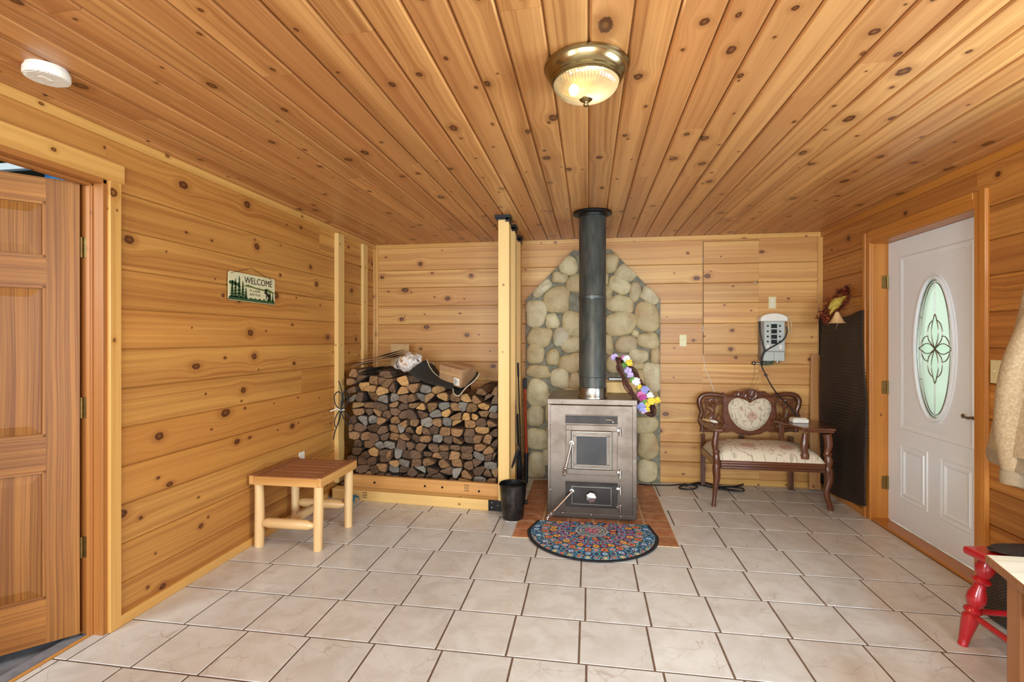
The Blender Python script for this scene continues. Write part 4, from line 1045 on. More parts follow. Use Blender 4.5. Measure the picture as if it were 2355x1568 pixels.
# ------------------------------------------------------------------ stone surround, hearth
sx = thing('stone_surround', 'river stone heat shield with a peaked top on the back wall behind the stove', 'stonework', (.03, YB - .03, 0))
SO_ = [(-.641, 0), (.697, 0), (.697, 1.81), (.221, 2.312), (-.158, 2.313), (-.641, 1.817)]
mb = MB(); mb.prism(SO_, .045, Matrix(((1, 0, 0, 0), (0, 0, -1, YB - .001), (0, 1, 0, 0), (0, 0, 0, 1)))); mb.build('mortar_bed', M['mortar'], sx, bevel=.004)
ST = [(600, 580, 78, 82, 0), (535, 675, 62, 50, -10), (400, 760, 88, 45, 40), (655, 725, 72, 75, 0), (515, 850, 108, 105, 0), (350, 955, 88, 108, 0), (478, 1018, 54, 66, 10), (640, 1035, 100, 90, -20),
      (378, 1145, 98, 84, -12), (548, 1143, 62, 86, -12), (645, 1200, 95, 70, 0), (345, 1270, 82, 82, -10), (483, 1300, 54, 70, 0), (625, 1345, 98, 82, 0), (368, 1413, 100, 56, 0), (540, 1465, 76, 88, 0), (665, 1490, 60, 70, 0),
      (365, 1583, 102, 112, 0), (342, 1758, 78, 92, 0), (362, 1940, 104, 92, 0), (350, 2145, 82, 108, 0), (440, 2085, 50, 72, 0), (470, 1900, 40, 70, 0), (455, 1740, 36, 80, 0), (745, 1500, 40, 90, 0), (500, 1640, 36, 60, 0),
      (942, 560, 52, 84, -5), (1055, 640, 82, 66, -30), (1003, 735, 88, 70, -25), (890, 690, 34, 48, 0), (1125, 790, 50, 78, -8), (1243, 815, 80, 58, -28), (1010, 885, 104, 72, -8), (905, 800, 50, 62, 0), (1220, 985, 97, 118, 0), (1010, 1038, 118, 104, 0),
      (1128, 1115, 30, 32, -20), (1057, 1200, 84, 72, 0), (1230, 1170, 88, 62, 5), (912, 1200, 46, 84, 0), (1150, 1290, 82, 56, -10), (1285, 1290, 40, 68, 0), (955, 1350, 56, 72, 0), (1145, 1370, 58, 30, 0), (1262, 1455, 68, 124, 8), (1150, 1485, 54, 86, 0),
      (1225, 1655, 84, 104, 0), (1213, 1830, 84, 72, 8), (1228, 1993, 80, 112, 0), (1220, 2193, 84, 86, 0), (790, 590, 80, 70, 0), (800, 760, 80, 80, 0), (790, 930, 80, 80, 0), (800, 1100, 84, 80, 0), (795, 1290, 80, 90, 0), (640, 1760, 80, 90, 0), (820, 1650, 95, 70, 0), (1010, 1650, 80, 70, 0), (1085, 1790, 44, 66, 0), (640, 1960, 95, 90, 0), (830, 1840, 92, 90, 0), (1000, 1870, 70, 90, 0), (830, 2060, 85, 95, 0), (1020, 2090, 90, 95, 0), (620, 2170, 95, 80, 0), (640, 1590, 70, 50, 0)]
rs = random.Random(3)
for i, (zx, zy, rw, rh, rot) in enumerate(ST):
    p = at(1130 + zx / 3.409, 440 + zy / 3.409, YB - .055); k = .00129 * .985
    c = Vector((p.x, YB - .052, p.z)); mb = MB(); bm = bmesh.new(); bmesh.ops.create_icosphere(bm, subdivisions=4, radius=1)
    ex = rs.uniform(2.3, 3.4); ph = [rs.uniform(0, 6.28) for _ in range(3)]; am = [rs.uniform(.02, .10), rs.uniform(.02, .08), rs.uniform(.01, .04)]
    for v in bm.verts:
        q = v.co; an = math.atan2(q.z, q.x); r2 = math.hypot(q.x, q.z)
        sup = 1 / max(1e-4, (abs(cos(an)) ** ex + abs(sin(an)) ** ex)) ** (1 / ex)
        f = r2 * sup * (1 + am[0] * sin(2 * an + ph[0]) + am[1] * sin(3 * an + ph[1]) + am[2] * sin(5 * an + ph[2]))
        x = cos(an) * f * rw * k; z = sin(an) * f * rh * k
        nn = 1 + .12 * mnoise.noise(Vector((q.x * 2 + i, q.y * 2, q.z * 2)))
        y = (abs(q.y) ** .8) * (1 if q.y > 0 else -1) * .048 * nn
        a_ = R(rot); w_ = c + Vector((x * cos(a_) - z * sin(a_), y, x * sin(a_) + z * cos(a_)))
        for (ex0, ez0), (ex1, ez1) in zip(SO_, SO_[1:] + SO_[:1]):
            L_ = math.hypot(ex1 - ex0, ez1 - ez0); nx_, nz_ = (ez1 - ez0) / L_, -(ex1 - ex0) / L_
            d_ = (w_.x - ex0) * nx_ + (w_.z - ez0) * nz_ + .004
            if d_ > 0: w_.x -= nx_ * d_; w_.z -= nz_ * d_
        mb.v.append(w_)
    for f in bm.faces: mb.face([v.index for v in f.verts], None, 0, True)
    bm.free(); mb.build('stone', M['stone'], sx, sharp=60)
# terracotta hearth let into the floor
mb = MB(); hx0, hx1, hy0, hy1 = -.545, .612, 3.505, 4.95; nx, ny = 6, 9; tw, th = (hx1 - hx0) / nx, (hy1 - hy0) / ny
for i in range(nx):
    for j in range(ny):
        a, b = hx0 + i * tw, hy0 + j * th; g = .005
        q = [(a + g, b + g), (a + tw - g, b + g), (a + tw - g, b + th - g), (a + g, b + th - g)]; n0 = len(mb.v)
        mb.v += [Vector((x, y, .0045)) for x, y in q]; mb.face(range(n0, n0 + 4))
mb.box((hx0, hy0, -.002), (hx1, hy1, .0035), mi=1)
tag(mb.build('hearth', [M['terra'], M['terra_grout']]), 'terracotta tile hearth laid in the floor under the wood stove', 'hearth')
mb = MB()
for j in range(5): mb.box((hx0 - .095, hy0 + .005 + j * .285, -.002), (hx0 - .006, hy0 + .275 + j * .285, .003))
struct(mb.build('trim_16', M['tile'], bevel=.001))

# ------------------------------------------------------------------ wood stove
FY = 3.9
st_ = thing('wood_stove', 'square steel wood stove with a glass door standing on the terracotta hearth', 'stove', (.02, 4.2, 0))
def sxz(x, y): return (-.315 + (x - 95) * .000722, .948 - (y - 165) * .000698)
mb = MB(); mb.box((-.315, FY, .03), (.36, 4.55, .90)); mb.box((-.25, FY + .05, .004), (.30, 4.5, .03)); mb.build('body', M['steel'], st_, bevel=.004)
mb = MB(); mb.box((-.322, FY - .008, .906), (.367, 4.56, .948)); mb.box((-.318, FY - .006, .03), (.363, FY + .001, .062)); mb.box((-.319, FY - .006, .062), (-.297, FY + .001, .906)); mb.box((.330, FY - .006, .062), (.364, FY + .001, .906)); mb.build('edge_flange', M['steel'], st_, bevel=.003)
mb = MB()
for x, y in ((250, 206), (555, 210), (873, 212), (252, 1440), (558, 1445), (865, 1450), (115, 440), (118, 1185), (1010, 460), (1010, 840), (1010, 1215)):
    X, Z = sxz(x, y); mb.blob((X, FY - .009, Z), (.006, .004, .006), sub=2)
mb.build('screw', M['chrome'], st_)
X0, Z0 = sxz(285, 432); X1, Z1 = sxz(833, 345)
mb = MB(); mb.box((X0, FY - .004, Z0), (X1, FY + .001, Z1)); v_ = mb.build('vent_slide', M['steel_dark'], st_, bevel=.001)
mb = MB(); mb.box((X0 - .004, FY - .012, Z1), (X1 + .004, FY, Z1 + .006)); mb.box((X0 - .004, FY - .012, Z0 - .004), (X1 + .004, FY, Z0)); mb.box((X1, FY - .012, Z0), (X1 + .005, FY, Z1)); mb.box((X0 - .005, FY - .012, Z0), (X0, FY, Z1)); mb.build('vent_frame', M['steel'], st_, bevel=.001)
mb = MB(); kx, kz = sxz(785, 405); mb.tube([(kx - .055, FY - .010, kz + .012), (kx, FY - .010, kz + .010), (kx, FY - .02, kz)], .004, 8); mb.blob((kx, FY - .022, kz - .002), (.009, .007, .011)); plabel(mb.build('slide_knob', M['chrome'], v_), 'shiny knob')
def frame_ring(mb, xa, xb, za, zb, w, ya, yb):
    mb.box((xa, ya, za), (xb, yb, za + w)); mb.box((xa, ya, zb - w), (xb, yb, zb)); mb.box((xa, ya, za + w), (xa + w, yb, zb - w)); mb.box((xb - w, ya, za + w), (xb, yb, zb - w))
# fire door
xa, za = sxz(287, 1000); xb, zb = sxz(833, 450); gx0, gz0 = sxz(402, 885); gx1, gz1 = sxz(718, 572); ix0, iz0 = sxz(350, 932); ix1, iz1 = sxz(772, 518)
mb = MB(); frame_ring(mb, xa, xb, za, zb, .042, FY - .022, FY - .002); 
mb.box((ix0 - .003, FY - .020, iz0 - .003), (ix1 + .003, FY - .003, gz0)); mb.box((ix0 - .003, FY - .020, gz1), (ix1 + .003, FY - .003, iz1 + .003)); mb.box((ix0 - .003, FY - .020, gz0), (gx0, FY - .003, gz1)); mb.box((gx1, FY - .020, gz0), (ix1 + .003, FY - .003, gz1))
fd = mb.build('fire_door', M['steel'], st_, bevel=.003)
mb = MB(); frame_ring(mb, ix0, ix1, iz0, iz1, .010, FY - .029, FY - .019); frame_ring(mb, gx0 - .007, gx1 + .007, gz0 - .007, gz1 + .007, .007, FY - .028, FY - .019); plabel(mb.build('glass_frame', M['nickel'], fd, bevel=.002), 'shiny edge frame')
mb = MB(); mb.box((gx0, FY - .017, gz0), (gx1, FY - .012, gz1)); plabel(mb.build('door_glass', M['stove_glass'], fd), 'dark sooty glass pane')
def coil_handle(parent, a, b, out0=.045, out1=.07):
    mb = MB(); ax, az = a; bx, bz_ = b
    p0 = Vector((ax, FY - .022, az)); p1 = Vector((ax, FY - out0, az)); p2 = Vector((bx, FY - out1, bz_)); q = p1.lerp(p2, .72)
    mb.tube([p0, p1 + Vector((0, .012, 0)), p1, p1.lerp(p2, .1)], [.011, .011, .010, .009], 12); mb.tube([p1, q], [.0085, .0085], 12)
    mb.lathe([(.018, 0), (.018, .010), (.0, .012)], T(ax, FY - .022, az) @ RX(90), 16)
    d = (p2 - p1).normalized(); L = (p2 - q).length; s1 = d.orthogonal().normalized(); s2 = d.cross(s1); hel = []
    for i in range(90):
        t = i / 89; r = .007 + .012 * sin(pi * min(1, t * 1.02)) ** .8; an = t * 2 * pi * 5
        hel.append(q + d * L * t + (s1 * cos(an) + s2 * sin(an)) * r)
    mb.tube(hel, .0042, 7); plabel(mb.build('coil_handle', M['chrome'], parent), 'shiny steel handle with a coiled grip')
coil_handle(fd, sxz(350, 650), sxz(268, 1000))
# ash door
xa, za = sxz(287, 1360); xb, zb = sxz(833, 1095); ix0, iz0 = sxz(350, 1330); ix1, iz1 = sxz(770, 1130)
mb = MB(); mb.box((xa, FY - .020, za), (xb, FY - .002, zb)); mb.box((xa - .004, FY - .032, zb - .004), (xb + .004, FY - .002, zb + .006)); ad = mb.build('ash_door', M['steel_dark'], st_, bevel=.003)
mb = MB(); frame_ring(mb, ix0, ix1, iz0, iz1, .005, FY - .024, FY - .019); mb.build('panel_bead', M['nickel'], ad, bevel=.001)
kx, kz = sxz(558, 1235); mb = MB(); mb.lathe([(.018, 0), (.018, .012), (.036, .016), (.043, .022), (.044, .032), (.038, .038), (.012, .040), (0, .041)], T(kx, FY - .020, kz) @ RX(90), 7, sm=False); mb.build('draft_knob', M['chrome'], ad, bevel=.002)
coil_handle(ad, sxz(352, 1185), sxz(98, 1435), .05, .16)
for y in (480, 940, 1120, 1320):
    X, Z = sxz(862, y + 40); par = fd if y < 1000 else ad
    mb = MB(); mb.tube([(X, FY - .016, Z - .030), (X, FY - .016, Z + .024)], .010, 12); mb.box((X - .028, FY - .022, Z + .008), (X + .002, FY - .006, Z + .024)); mb.blob((X, FY - .016, Z + .028), (.009, .009, .008)); plabel(mb.build('hinge', M['chrome'], par), 'bright steel hinge')
PXc, PYc = .030, 4.02
mb = MB(); mb.lathe([(.118, 0), (.118, .012), (.113, .02), (.113, .085), (.109, .088), (.10, .088), (.10, .02)], T(PXc, PYc, .9485), 40); plabel(mb.build('flue_collar', M['nickel'], st_), 'pale grey metal flue collar')
# pipe
pipe = thing('stove_pipe', 'black steel stovepipe rising from the stove to the ceiling', 'stovepipe', (PXc, PYc, .95))
for za, zb, r in ((.985, 1.115, .1065), (1.115, 1.745, .1075), (1.745, 2.40, .107)):
    mb = MB(); mb.lathe([(r, za), (r + .002, za + .004), (r + .002, za + .012), (r, za + .016), (r, zb - .004), (r - .002, zb)], T(PXc, PYc, 0), 48); mb.build('pipe_section', M['pipe'], pipe)
mb = MB(); mb.lathe([(.108, 1.728), (.112, 1.732), (.110, 1.742), (.112, 1.756), (.108, 1.762)], T(PXc, PYc, 0), 48); mb.box((PXc - .02, PYc - .119, 1.728), (PXc + .008, PYc - .107, 1.758)); mb.build('clamp_band', M['pipe'], pipe)
mb = MB(); mb.lathe([(.106, 2.385), (.112, 2.388), (.118, 2.404), (.150, 2.408), (.156, 2.412), (.156, 2.420), (.150, 2.4295), (.10, 2.4295)], T(PXc, PYc, 0), 56); mb.build('ceiling_collar', M['black'], pipe)
# wooden box with black bar on the stove top
wb = thing('wooden_box', 'pale wooden box with a black top bar standing on the stove beside the pipe', 'box', (.28, 4.44, .95))
mb = MB(); mb.box((.10, 4.36, .949), (.405, 4.52, 1.045)); mb.build('box_body', M['lumber'], wb, bevel=.006)
mb = MB(); mb.box((.10, 4.36, 1.05), (.36, 4.52, 1.062)); mb.build('box_lid', M['trim'], wb, bevel=.003)
mb = MB(); mb.box((.165, 4.345, 1.058), (.33, 4.372, 1.086)); hb = mb.build('top_bar', M['black'], wb, bevel=.003)
mb = MB(); mb.box((.172, 4.342, 1.066), (.325, 4.3455, 1.078)); mb.build('bar_inlay', M['white'], hb)

# wreath leaning on the right of the stove, seen nearly edge on
wr = thing('flower_wreath', 'twig wreath with purple, pink and yellow silk flowers leaning at the right of the stove', 'wreath', (.36, 4.15, .95))
ctr = Vector((.372, 4.10, 1.035)); up = (at(1410, 820, 4.1) - at(1485, 942, 4.1)).normalized(); dn = Vector((.55, .83, 0)); dn = (dn - up * dn.dot(up)).normalized(); nrm = up.cross(dn)
VINE = m_bark('grape_vine', '#2c140c', '#6b3a26'); mb = MB(); RW = .255
for kx in range(16):
    ph = random.uniform(0, 6.28); ro = random.uniform(.0, .026); rr = RW + random.uniform(-.012, .012); tw = random.choice((2, 3, 4))
    mb.tube([ctr + up * (rr + ro * cos(a * tw + ph)) * cos(a) + dn * (rr * .45 + ro * cos(a * tw + ph)) * sin(a) + nrm * ro * sin(a * tw + ph) for a in [2 * pi * i / 48 for i in range(48)]], random.uniform(.0035, .0065), 6, closed=True)
mb.build('vine_ring', VINE, wr)
FC = {n: plain('silk_' + n, h, .7, var=.15) for n, h in dict(lilac='#b9a6cf', pink='#c76a9a', yellow='#d9be38', blue='#8f93c8', green='#5f8f3a', white='#d8d8d4', magenta='#a8357e').items()}
def flower(px, py, Y, col, sz, nb=9):
    c = at(px, py, Y); mb = MB(); rd = random.Random(px * 7 + py)
    for i in range(nb):
        a = 2 * pi * i / nb + rd.uniform(-.3, .3); el = rd.uniform(-.4, .9); d = Vector((cos(a) * cos(el), -abs(sin(el)) * .6 - .1, sin(a) * cos(el)))
        mb.blob(c + d * sz * .6, (sz * .48, sz * .22, sz * .34), Matrix.Rotation(-a, 3, 'Y'), 2, .3, 3, seed=i)
    mb.blob(c + Vector((0, -sz * .3, 0)), (sz * .22,) * 3, sub=1)
    plabel(mb.build('flower', FC[col], wr), col + ' silk flower')
for f in ((1413, 821, 4.12, 'lilac', .03), (1441, 825, 4.08, 'white', .03), (1434, 822, 4.09, 'pink', .022), (1447, 834, 4.07, 'yellow', .03), (1437, 838, 4.09, 'green', .024), (1444, 852, 4.06, 'lilac', .03), (1449, 862, 4.05, 'lilac', .028), (1456, 873, 4.04, 'green', .028), (1463, 877, 4.03, 'white', .034), (1471, 889, 4.03, 'yellow', .022),
          (1483, 896, 4.0, 'blue', .034), (1474, 907, 4.0, 'pink', .032), (1478, 915, 3.99, 'magenta', .03), (1495, 909, 3.99, 'white', .028), (1482, 925, 3.98, 'green', .024), (1497, 922, 3.97, 'yellow', .03), (1511, 920, 3.97, 'yellow', .028), (1490, 930, 3.97, 'yellow', .022), (1474, 935, 3.97, 'blue', .036), (1480, 944, 3.98, 'lilac', .026), (1489, 941, 3.98, 'yellow', .02)): flower(*f)

# half-round rug
rg = thing('mandala_rug', 'half-round rug with a bright mandala pattern lying in front of the stove', 'rug', (.022, 3.68, 0))
def halfround(s_): 
    o = []
    for i in range(41):
        a = pi + pi * i / 40; o.append((.468 * s_ * cos(a) * (1), .47 * s_ * sin(a) - .03))
    return [(-.415 * s_, .16 * s_)] + o + [(.43 * s_, .185 * s_)]
RM = T(.022, 3.68, 0)
mb = MB(); mb.prism(halfround(.945), .0085, Matrix()); r_ = mb.build('rug_pile', M['rug'], None, loc=(.022, 3.68, .005)); r_.parent = rg; r_.matrix_parent_inverse = Matrix.Translation((-.022, -3.68, 0))
mb = MB(); mb.prism(halfround(1.0), .006, RM @ T(0, 0, .0052)); mb.build('rug_border', M['rug_edge'], rg, bevel=.002)

# ash bucket and stove tools beside the post
bk = thing('ash_bucket', 'dark metal ash bucket standing on the floor in front of the rack post', 'bucket', (-.592, 3.875, 0))
BM = T(-.592, 3.875, .0055)
mb = MB(); mb.lathe([(0, .004), (.078, .004), (.080, 0), (.084, .004), (.096, .12), (.106, .262), (.110, .264), (.111, .270), (.107, .273), (.103, .268), (.094, .12), (.08, .012), (0, .010)], BM, 40); mb.build('pail', plain('sooty_pail', '#4a4744', .26, .9, var=.45, scale=11), bk)
mb = MB(); mb.tube(spline([BM @ Vector(p) for p in ((-.110, 0, .255), (-.09, -.06, .268), (0, -.112, .276), (.09, -.06, .268), (.110, 0, .255))], 8), .0035, 8); mb.blob(BM @ Vector((.106, -.01, .13)), (.012, .018, .02)); mb.build('bail_handle', M['black'], bk)
tools = [((-.636, 4.46, 1.20), (-.600, 4.475, .02), .006, M['black'], 'fire_poker', 'thin black iron poker leaning along the rack posts')]
for a, b, r, m, nm, lab in tools:
    a, b = Vector(a), Vector(b); mb = MB(); mb.tube([a, a.lerp(b, .1), a.lerp(b, .12), b], [r * 1.6, r * 1.6, r, r], 10); mb.tube([b, b + Vector((.02, -.02, .01)), b + Vector((.03, -.02, .03))], r * .9, 8); tag(mb.build(nm, m), lab, 'poker')
RED = plain('red_handle', '#a8401f', .4, var=.1)
mx = thing('splitting_axe', 'red-handled axe leaning in the corner beside the stone surround', 'axe', (-.625, 4.80, 0))
mb = MB(); mb.tube([(-.600, 4.80, .30), (-.612, 4.82, .6), (-.622, 4.84, .98)], [.016, .015, .013], 12, flat=1.3); mb.build('handle', RED, mx)
mb = MB(); mb.box((-.640, 4.81, .93), (-.60, 4.835, 1.03)); mb.build('axe_head', M['black'], mx, bevel=.006)
mb = MB(); mb.tube([(-.605, 4.80, .01), (-.600, 4.80, .31)], .020, 12); mb.build('grip', M['rubber'], mx)
br_ = thing('hearth_brush', 'black long hearth brush standing behind the ash bucket', 'brush', (-.62, 4.56, 0))
mb = MB(); mb.tube([(-.64, 4.55, .36), (-.655, 4.56, .72)], .010, 10); mb.build('handle', M['black'], br_)
mb = MB(); rd = random.Random(2)
for i in range(46):
    x0, yy = -.64 + rd.uniform(-.012, .012), 4.55 + rd.uniform(-.012, .012); mb.tube([(x0, yy, .37), (x0 + rd.uniform(-.025, .03), yy + rd.uniform(-.025, .025), .20), (x0 + rd.uniform(-.035, .04), yy + rd.uniform(-.03, .03), .01 + rd.uniform(0, .03))], .004, 5)
mb.build('bristles', M['rubber'], br_)
hk = thing('hand_hook', 'small metal hook with a black grip hanging on the side of the middle rack post', 'tool', (-.64, 4.37, .8))
mb = MB(); mb.tube(spline([(-.640, 4.358, .86), (-.640, 4.352, .82), (-.640, 4.350, .60), (-.636, 4.345, .52), (-.618, 4.335, .46), (-.600, 4.33, .445)], 6), .0055, 8); mb.blob((-.640, 4.352, .86), (.007, .007, .007)); mb.build('rod', M['nickel'], hk)
mb = MB(); mb.tube([(-.606, 4.33, .45), (-.628, 4.32, .40), (-.668, 4.305, .285)], [.010, .014, .008], 10); mb.build('grip', M['rubber'], hk)

# ------------------------------------------------------------------ carved settee with a side shelf
se = thing('settee', 'small carved dark wood settee with tapestry seat, heart-shaped back and a side shelf', 'settee', (1.5, 4.7, 0))
def zs(x, y, Y): return at(1590 + x / 4.9, 870 + y / 4.9, Y)
def turned(name, pts, Y, n=14, flat=.9):
    """pts (x, y, width) in the crop"""
    P3 = spline([zs(x, y, Y) for x, y, w in pts], 6); Wd = spline([(w, 0, 0) for x, y, w in pts], 6)
    mb = MB(); mb.tube(P3, [q.x * .00075 * .5 for q in Wd], n, flat=flat); return mb.build(name, M['walnut'], se, sharp=50)
YL, YRr = 4.41, 4.45
turned('front_leg', [(285, 590, 60), (275, 650, 66), (266, 740, 76), (274, 815, 62), (280, 832, 84), (280, 850, 70), (282, 900, 82), (283, 965, 70), (283, 985, 86), (282, 1050, 84), (285, 1120, 76), (272, 1230, 58), (260, 1330, 46), (252, 1425, 50), (252, 1446, 52)], YL)
turned('front_leg', [(1528, 625, 92), (1543, 690, 92), (1546, 760, 88), (1530, 835, 66), (1535, 855, 96), (1535, 872, 76), (1545, 940, 94), (1535, 1005, 74), (1538, 1022, 100), (1550, 1095, 92), (1548, 1165, 84), (1524, 1260, 66), (1530, 1340, 62), (1556, 1420, 58), (1573, 1492, 60)], YRr)
turned('shelf_baluster', [(1282, 622, 60), (1274, 690, 66), (1268, 770, 78), (1276, 845, 70), (1278, 858, 92), (1278, 905, 90)], 4.43)
for x, y in ((1.085, 5.0), (1.875, 5.0)):
    mb = MB(); mb.box((x - .02, y - .02, 0), (x + .02, y + .02, .50)); mb.build('back_leg', M['walnut'], se, bevel=.004)
sl, sr, sf, sb, sz = 1.075, 1.915, 4.42, 4.96, .392
mb = MB(); mb.box((sl + .03, sf - .012, .318), (sr, sf + .02, sz))
for k in range(3): mb.tube([(sl + .03, sf - .013, .335 + k * .021), (sr, sf - .013 + 0, .335 + k * .021)], .007, 8)
mb.build('front_rail', M['walnut'], se, bevel=.004)
mb = MB(); mb.box((sl - .01, sf, .318), (sl + .02, sb, .385)); mb.build('side_rail', M['walnut'], se, bevel=.004)
mb = MB(); mb.box((sr - .01, sf + .03, .318), (sr + .02, sb, .385)); mb.build('side_rail', M['walnut'], se, bevel=.004)
mb = MB(); mb.box((sl, sb - .015, .318), (sr, sb + .015, .385)); mb.build('back_rail', M['walnut'], se, bevel=.004)
def cush(u, v):
    x = 2 * u - 1; y = 2 * v - 1
    sxx = abs(x) ** .8 * (1 if x > 0 else -1)
    h = (1 - abs(x) ** 6) ** .5 * (1 - abs(y) ** 5) ** .5
    return (1.495 + .43 * x, 4.675 + .262 * y, .392 + .10 * h + .012 * h * (1 - y * y))
mb = MB(); mb.grid(40, 30, cush, 0); mb.build('seat_cushion', M['tapestry'], se)
# back: plate, upholstered heart, frame, crest and openwork
YBk = 4.96; MXm = Matrix(((1, 0, 0, 0), (0, 0, -1, YBk), (0, 1, 0, 0), (0, 0, 0, 1)))
def bk2(x, y): p = zs(x, y, YBk); return (p.x, p.z)
mid_x = 645
def mirror(pts): return pts + [(2 * mid_x - x, y) for x, y in reversed(pts) if abs(x - mid_x) > 2]
plate = mirror([(645, 205), (560, 200), (480, 190), (350, 200), (358, 300), (352, 420), (372, 500), (300, 600), (400, 605), (450, 588), (520, 622), (645, 640)])
mb = MB(); mb.prism([bk2(*p) for p in reversed(plate)], .028, MXm @ T(0, 0, 0)); mb.build('back_plate', M['walnut'], se, bevel=.005)
heart = mirror([(645, 268), (610, 236), (560, 222), (500, 222), (450, 245), (418, 285), (412, 340), (430, 410), (462, 470), (510, 525), (570, 562), (645, 578)])
hp = [Vector((*bk2(*p), 0)) for p in heart]; hp = [q for q in spline(hp + [hp[0]], 4)][:-1]; hc = Vector((*bk2(645, 400), 0))
mb = MB(); n = len(hp)
lv = [(1.0, .029), (.97, .040), (.88, .050), (.7, .058), (.45, .062), (.2, .064)]
for k_, y_ in lv:
    for q in hp: w = hc + (q - hc) * k_; mb.v.append(Vector((w.x, YBk - y_, w.y)))
mb.v.append(Vector((hc.x, YBk - .065, hc.y)))
for L_ in range(len(lv) - 1):
    for i in range(n): j = (i + 1) % n; mb.face([L_ * n + i, L_ * n + j, (L_ + 1) * n + j, (L_ + 1) * n + i], None, 0, True)
for i in range(n): mb.face([(len(lv) - 1) * n + i, (len(lv) - 1) * n + (i + 1) % n, len(mb.v) - 1], None, 0, True)
hb_ = mb.build('heart_upholstery', M['tapestry_back'], se)
mb = MB(); mb.tube([Vector((q.x, YBk - .031, q.y)) for q in hp], .0055, 6, closed=True); mb.build('cord_edge', M['tapestry'], hb_)
def scroll(mb, pts, r, dy=.018, mirror_too=False):
    mb.tube([p - Vector((0, dy, 0)) for p in spline([zs(x, y, YBk) for x, y in pts], 6)], r, 9)
for sgn in (1, -1):
    f = (lambda x: x) if sgn == 1 else (lambda x: 2 * mid_x - x)
    mb = MB()
    outer = [(115, 600), (118, 540), (90, 470), (98, 430), (112, 370), (90, 300), (88, 240), (120, 195), (185, 178), (260, 180), (330, 190), (360, 200)]
    p3 = [p - Vector((0, .012, 0)) for p in spline([zs(f(x), y, YBk) for x, y in outer], 6)]
    mb.tube(p3, lerpl([.022, .020, .022, .026, .024, .022, .020], len(p3)), 12, flat=1.0)
    mb.tube([p - Vector((0, .012, 0)) for p in spline([zs(f(x), y, YBk) for x, y in ((118, 580), (200, 575), (300, 590), (380, 560))], 6)], .020, 10)
    mb.build('side_frame', M['walnut'], se)
    mb = MB()
    for pts, r in (([(150, 240), (158, 330), (150, 420), (160, 520), (240, 530), (330, 515), (362, 470), (345, 390), (350, 300), (342, 235), (250, 222), (150, 240)], .0075),
                   ([(165, 330), (215, 370), (240, 430), (290, 480), (320, 510)], .010), ([(262, 500), (250, 400), (262, 320), (300, 268), (335, 260)], .010), ([(165, 260), (205, 285), (245, 255), (220, 235), (195, 250)], .010),
                   ([(250, 250), (290, 280), (325, 250)], .010), ([(180, 300), (230, 320), (262, 345)], .011), ([(170, 420), (205, 400), (225, 430), (200, 450)], .009), ([(280, 440), (300, 400), (325, 420), (335, 470)], .008), ([(170, 470), (215, 480), (260, 515)], .010)):
        scroll(mb, [(f(x), y) for x, y in pts], r)
    for x, y, r in ((200, 255, .012), (235, 300, .014), (300, 285, .013), (225, 405, .012), (330, 258, .011)): mb.blob(zs(f(x), y, YBk) - Vector((0, .02, 0)), (r, .010, r), sub=2)
    mb.build('carved_openwork', M['walnut'], se)
mb = MB()
cp = mirror([(645, 110), (600, 118), (560, 140), (500, 142), (460, 168), (400, 188), (352, 165), (338, 180), (380, 208), (480, 215), (560, 220), (600, 240), (645, 275)])
mb.prism([bk2(*p) for p in reversed(cp)], .036, MXm @ T(0, 0, 0))
for sgn in (1, -1):
    f = (lambda x: x) if sgn == 1 else (lambda x: 2 * mid_x - x)
    for pts, r in (([(345, 165), (400, 190), (450, 175), (480, 150), (520, 155), (510, 185), (480, 180)], .009), ([(520, 180), (560, 155), (600, 165), (590, 200), (560, 195)], .009), ([(380, 200), (460, 200), (540, 210), (600, 235), (640, 270)], .009), ([(600, 130), (575, 160), (585, 205), (640, 240)], .010)):
        scroll(mb, [(f(x), y) for x, y in pts], r, .036)
    mb.blob(zs(f(348), 168, YBk) - Vector((0, .03, 0)), (.013, .012, .012), sub=2)
for i in range(7):
    a = R(-60 + 20 * i); mb.tube([zs(645, 205, YBk) - Vector((0, .040, 0)), zs(645 + 52 * sin(a), 205 - 88 * cos(a), YBk) - Vector((0, .044, 0))], [.006, .010], 8)
mb.blob(zs(645, 215, YBk) - Vector((0, .045, 0)), (.016, .012, .024), sub=2)
mb.build('carved_crest', M['walnut'], se)
# left arm with its front scroll
a0, a1, a2, a3 = zs(100, 455, 4.92), zs(140, 500, 4.78), zs(235, 555, 4.55), zs(300, 588, 4.41)
mb = MB(); q = spline([a0, a1, a2, a3], 8); mb.tube(q, lerpl([.020, .024, .026, .024], len(q)), 12, flat=.8); mb.tube([a3 + Vector((-.030, 0, .002)), a3 + Vector((.030, 0, .002))], .022, 14); mb.build('armrest', M['walnut'], se)
mb = MB(); mb.prism([(1.756, 4.425), (2.008, 4.425), (2.04, 4.80), (1.90, 4.86), (1.66, 4.82), (1.70, 4.62)], .022, T(0, 0, .658)); mb.build('side_shelf', M['walnut'], se, bevel=.006, seg=3)
mb = MB(); mb.box((1.765, 4.44, .640), (2.0, 4.46, .658)); mb.box((1.70, 4.78, .36), (1.74, 4.82, .658)); mb.build('shelf_support', M['walnut'], se, bevel=.004)
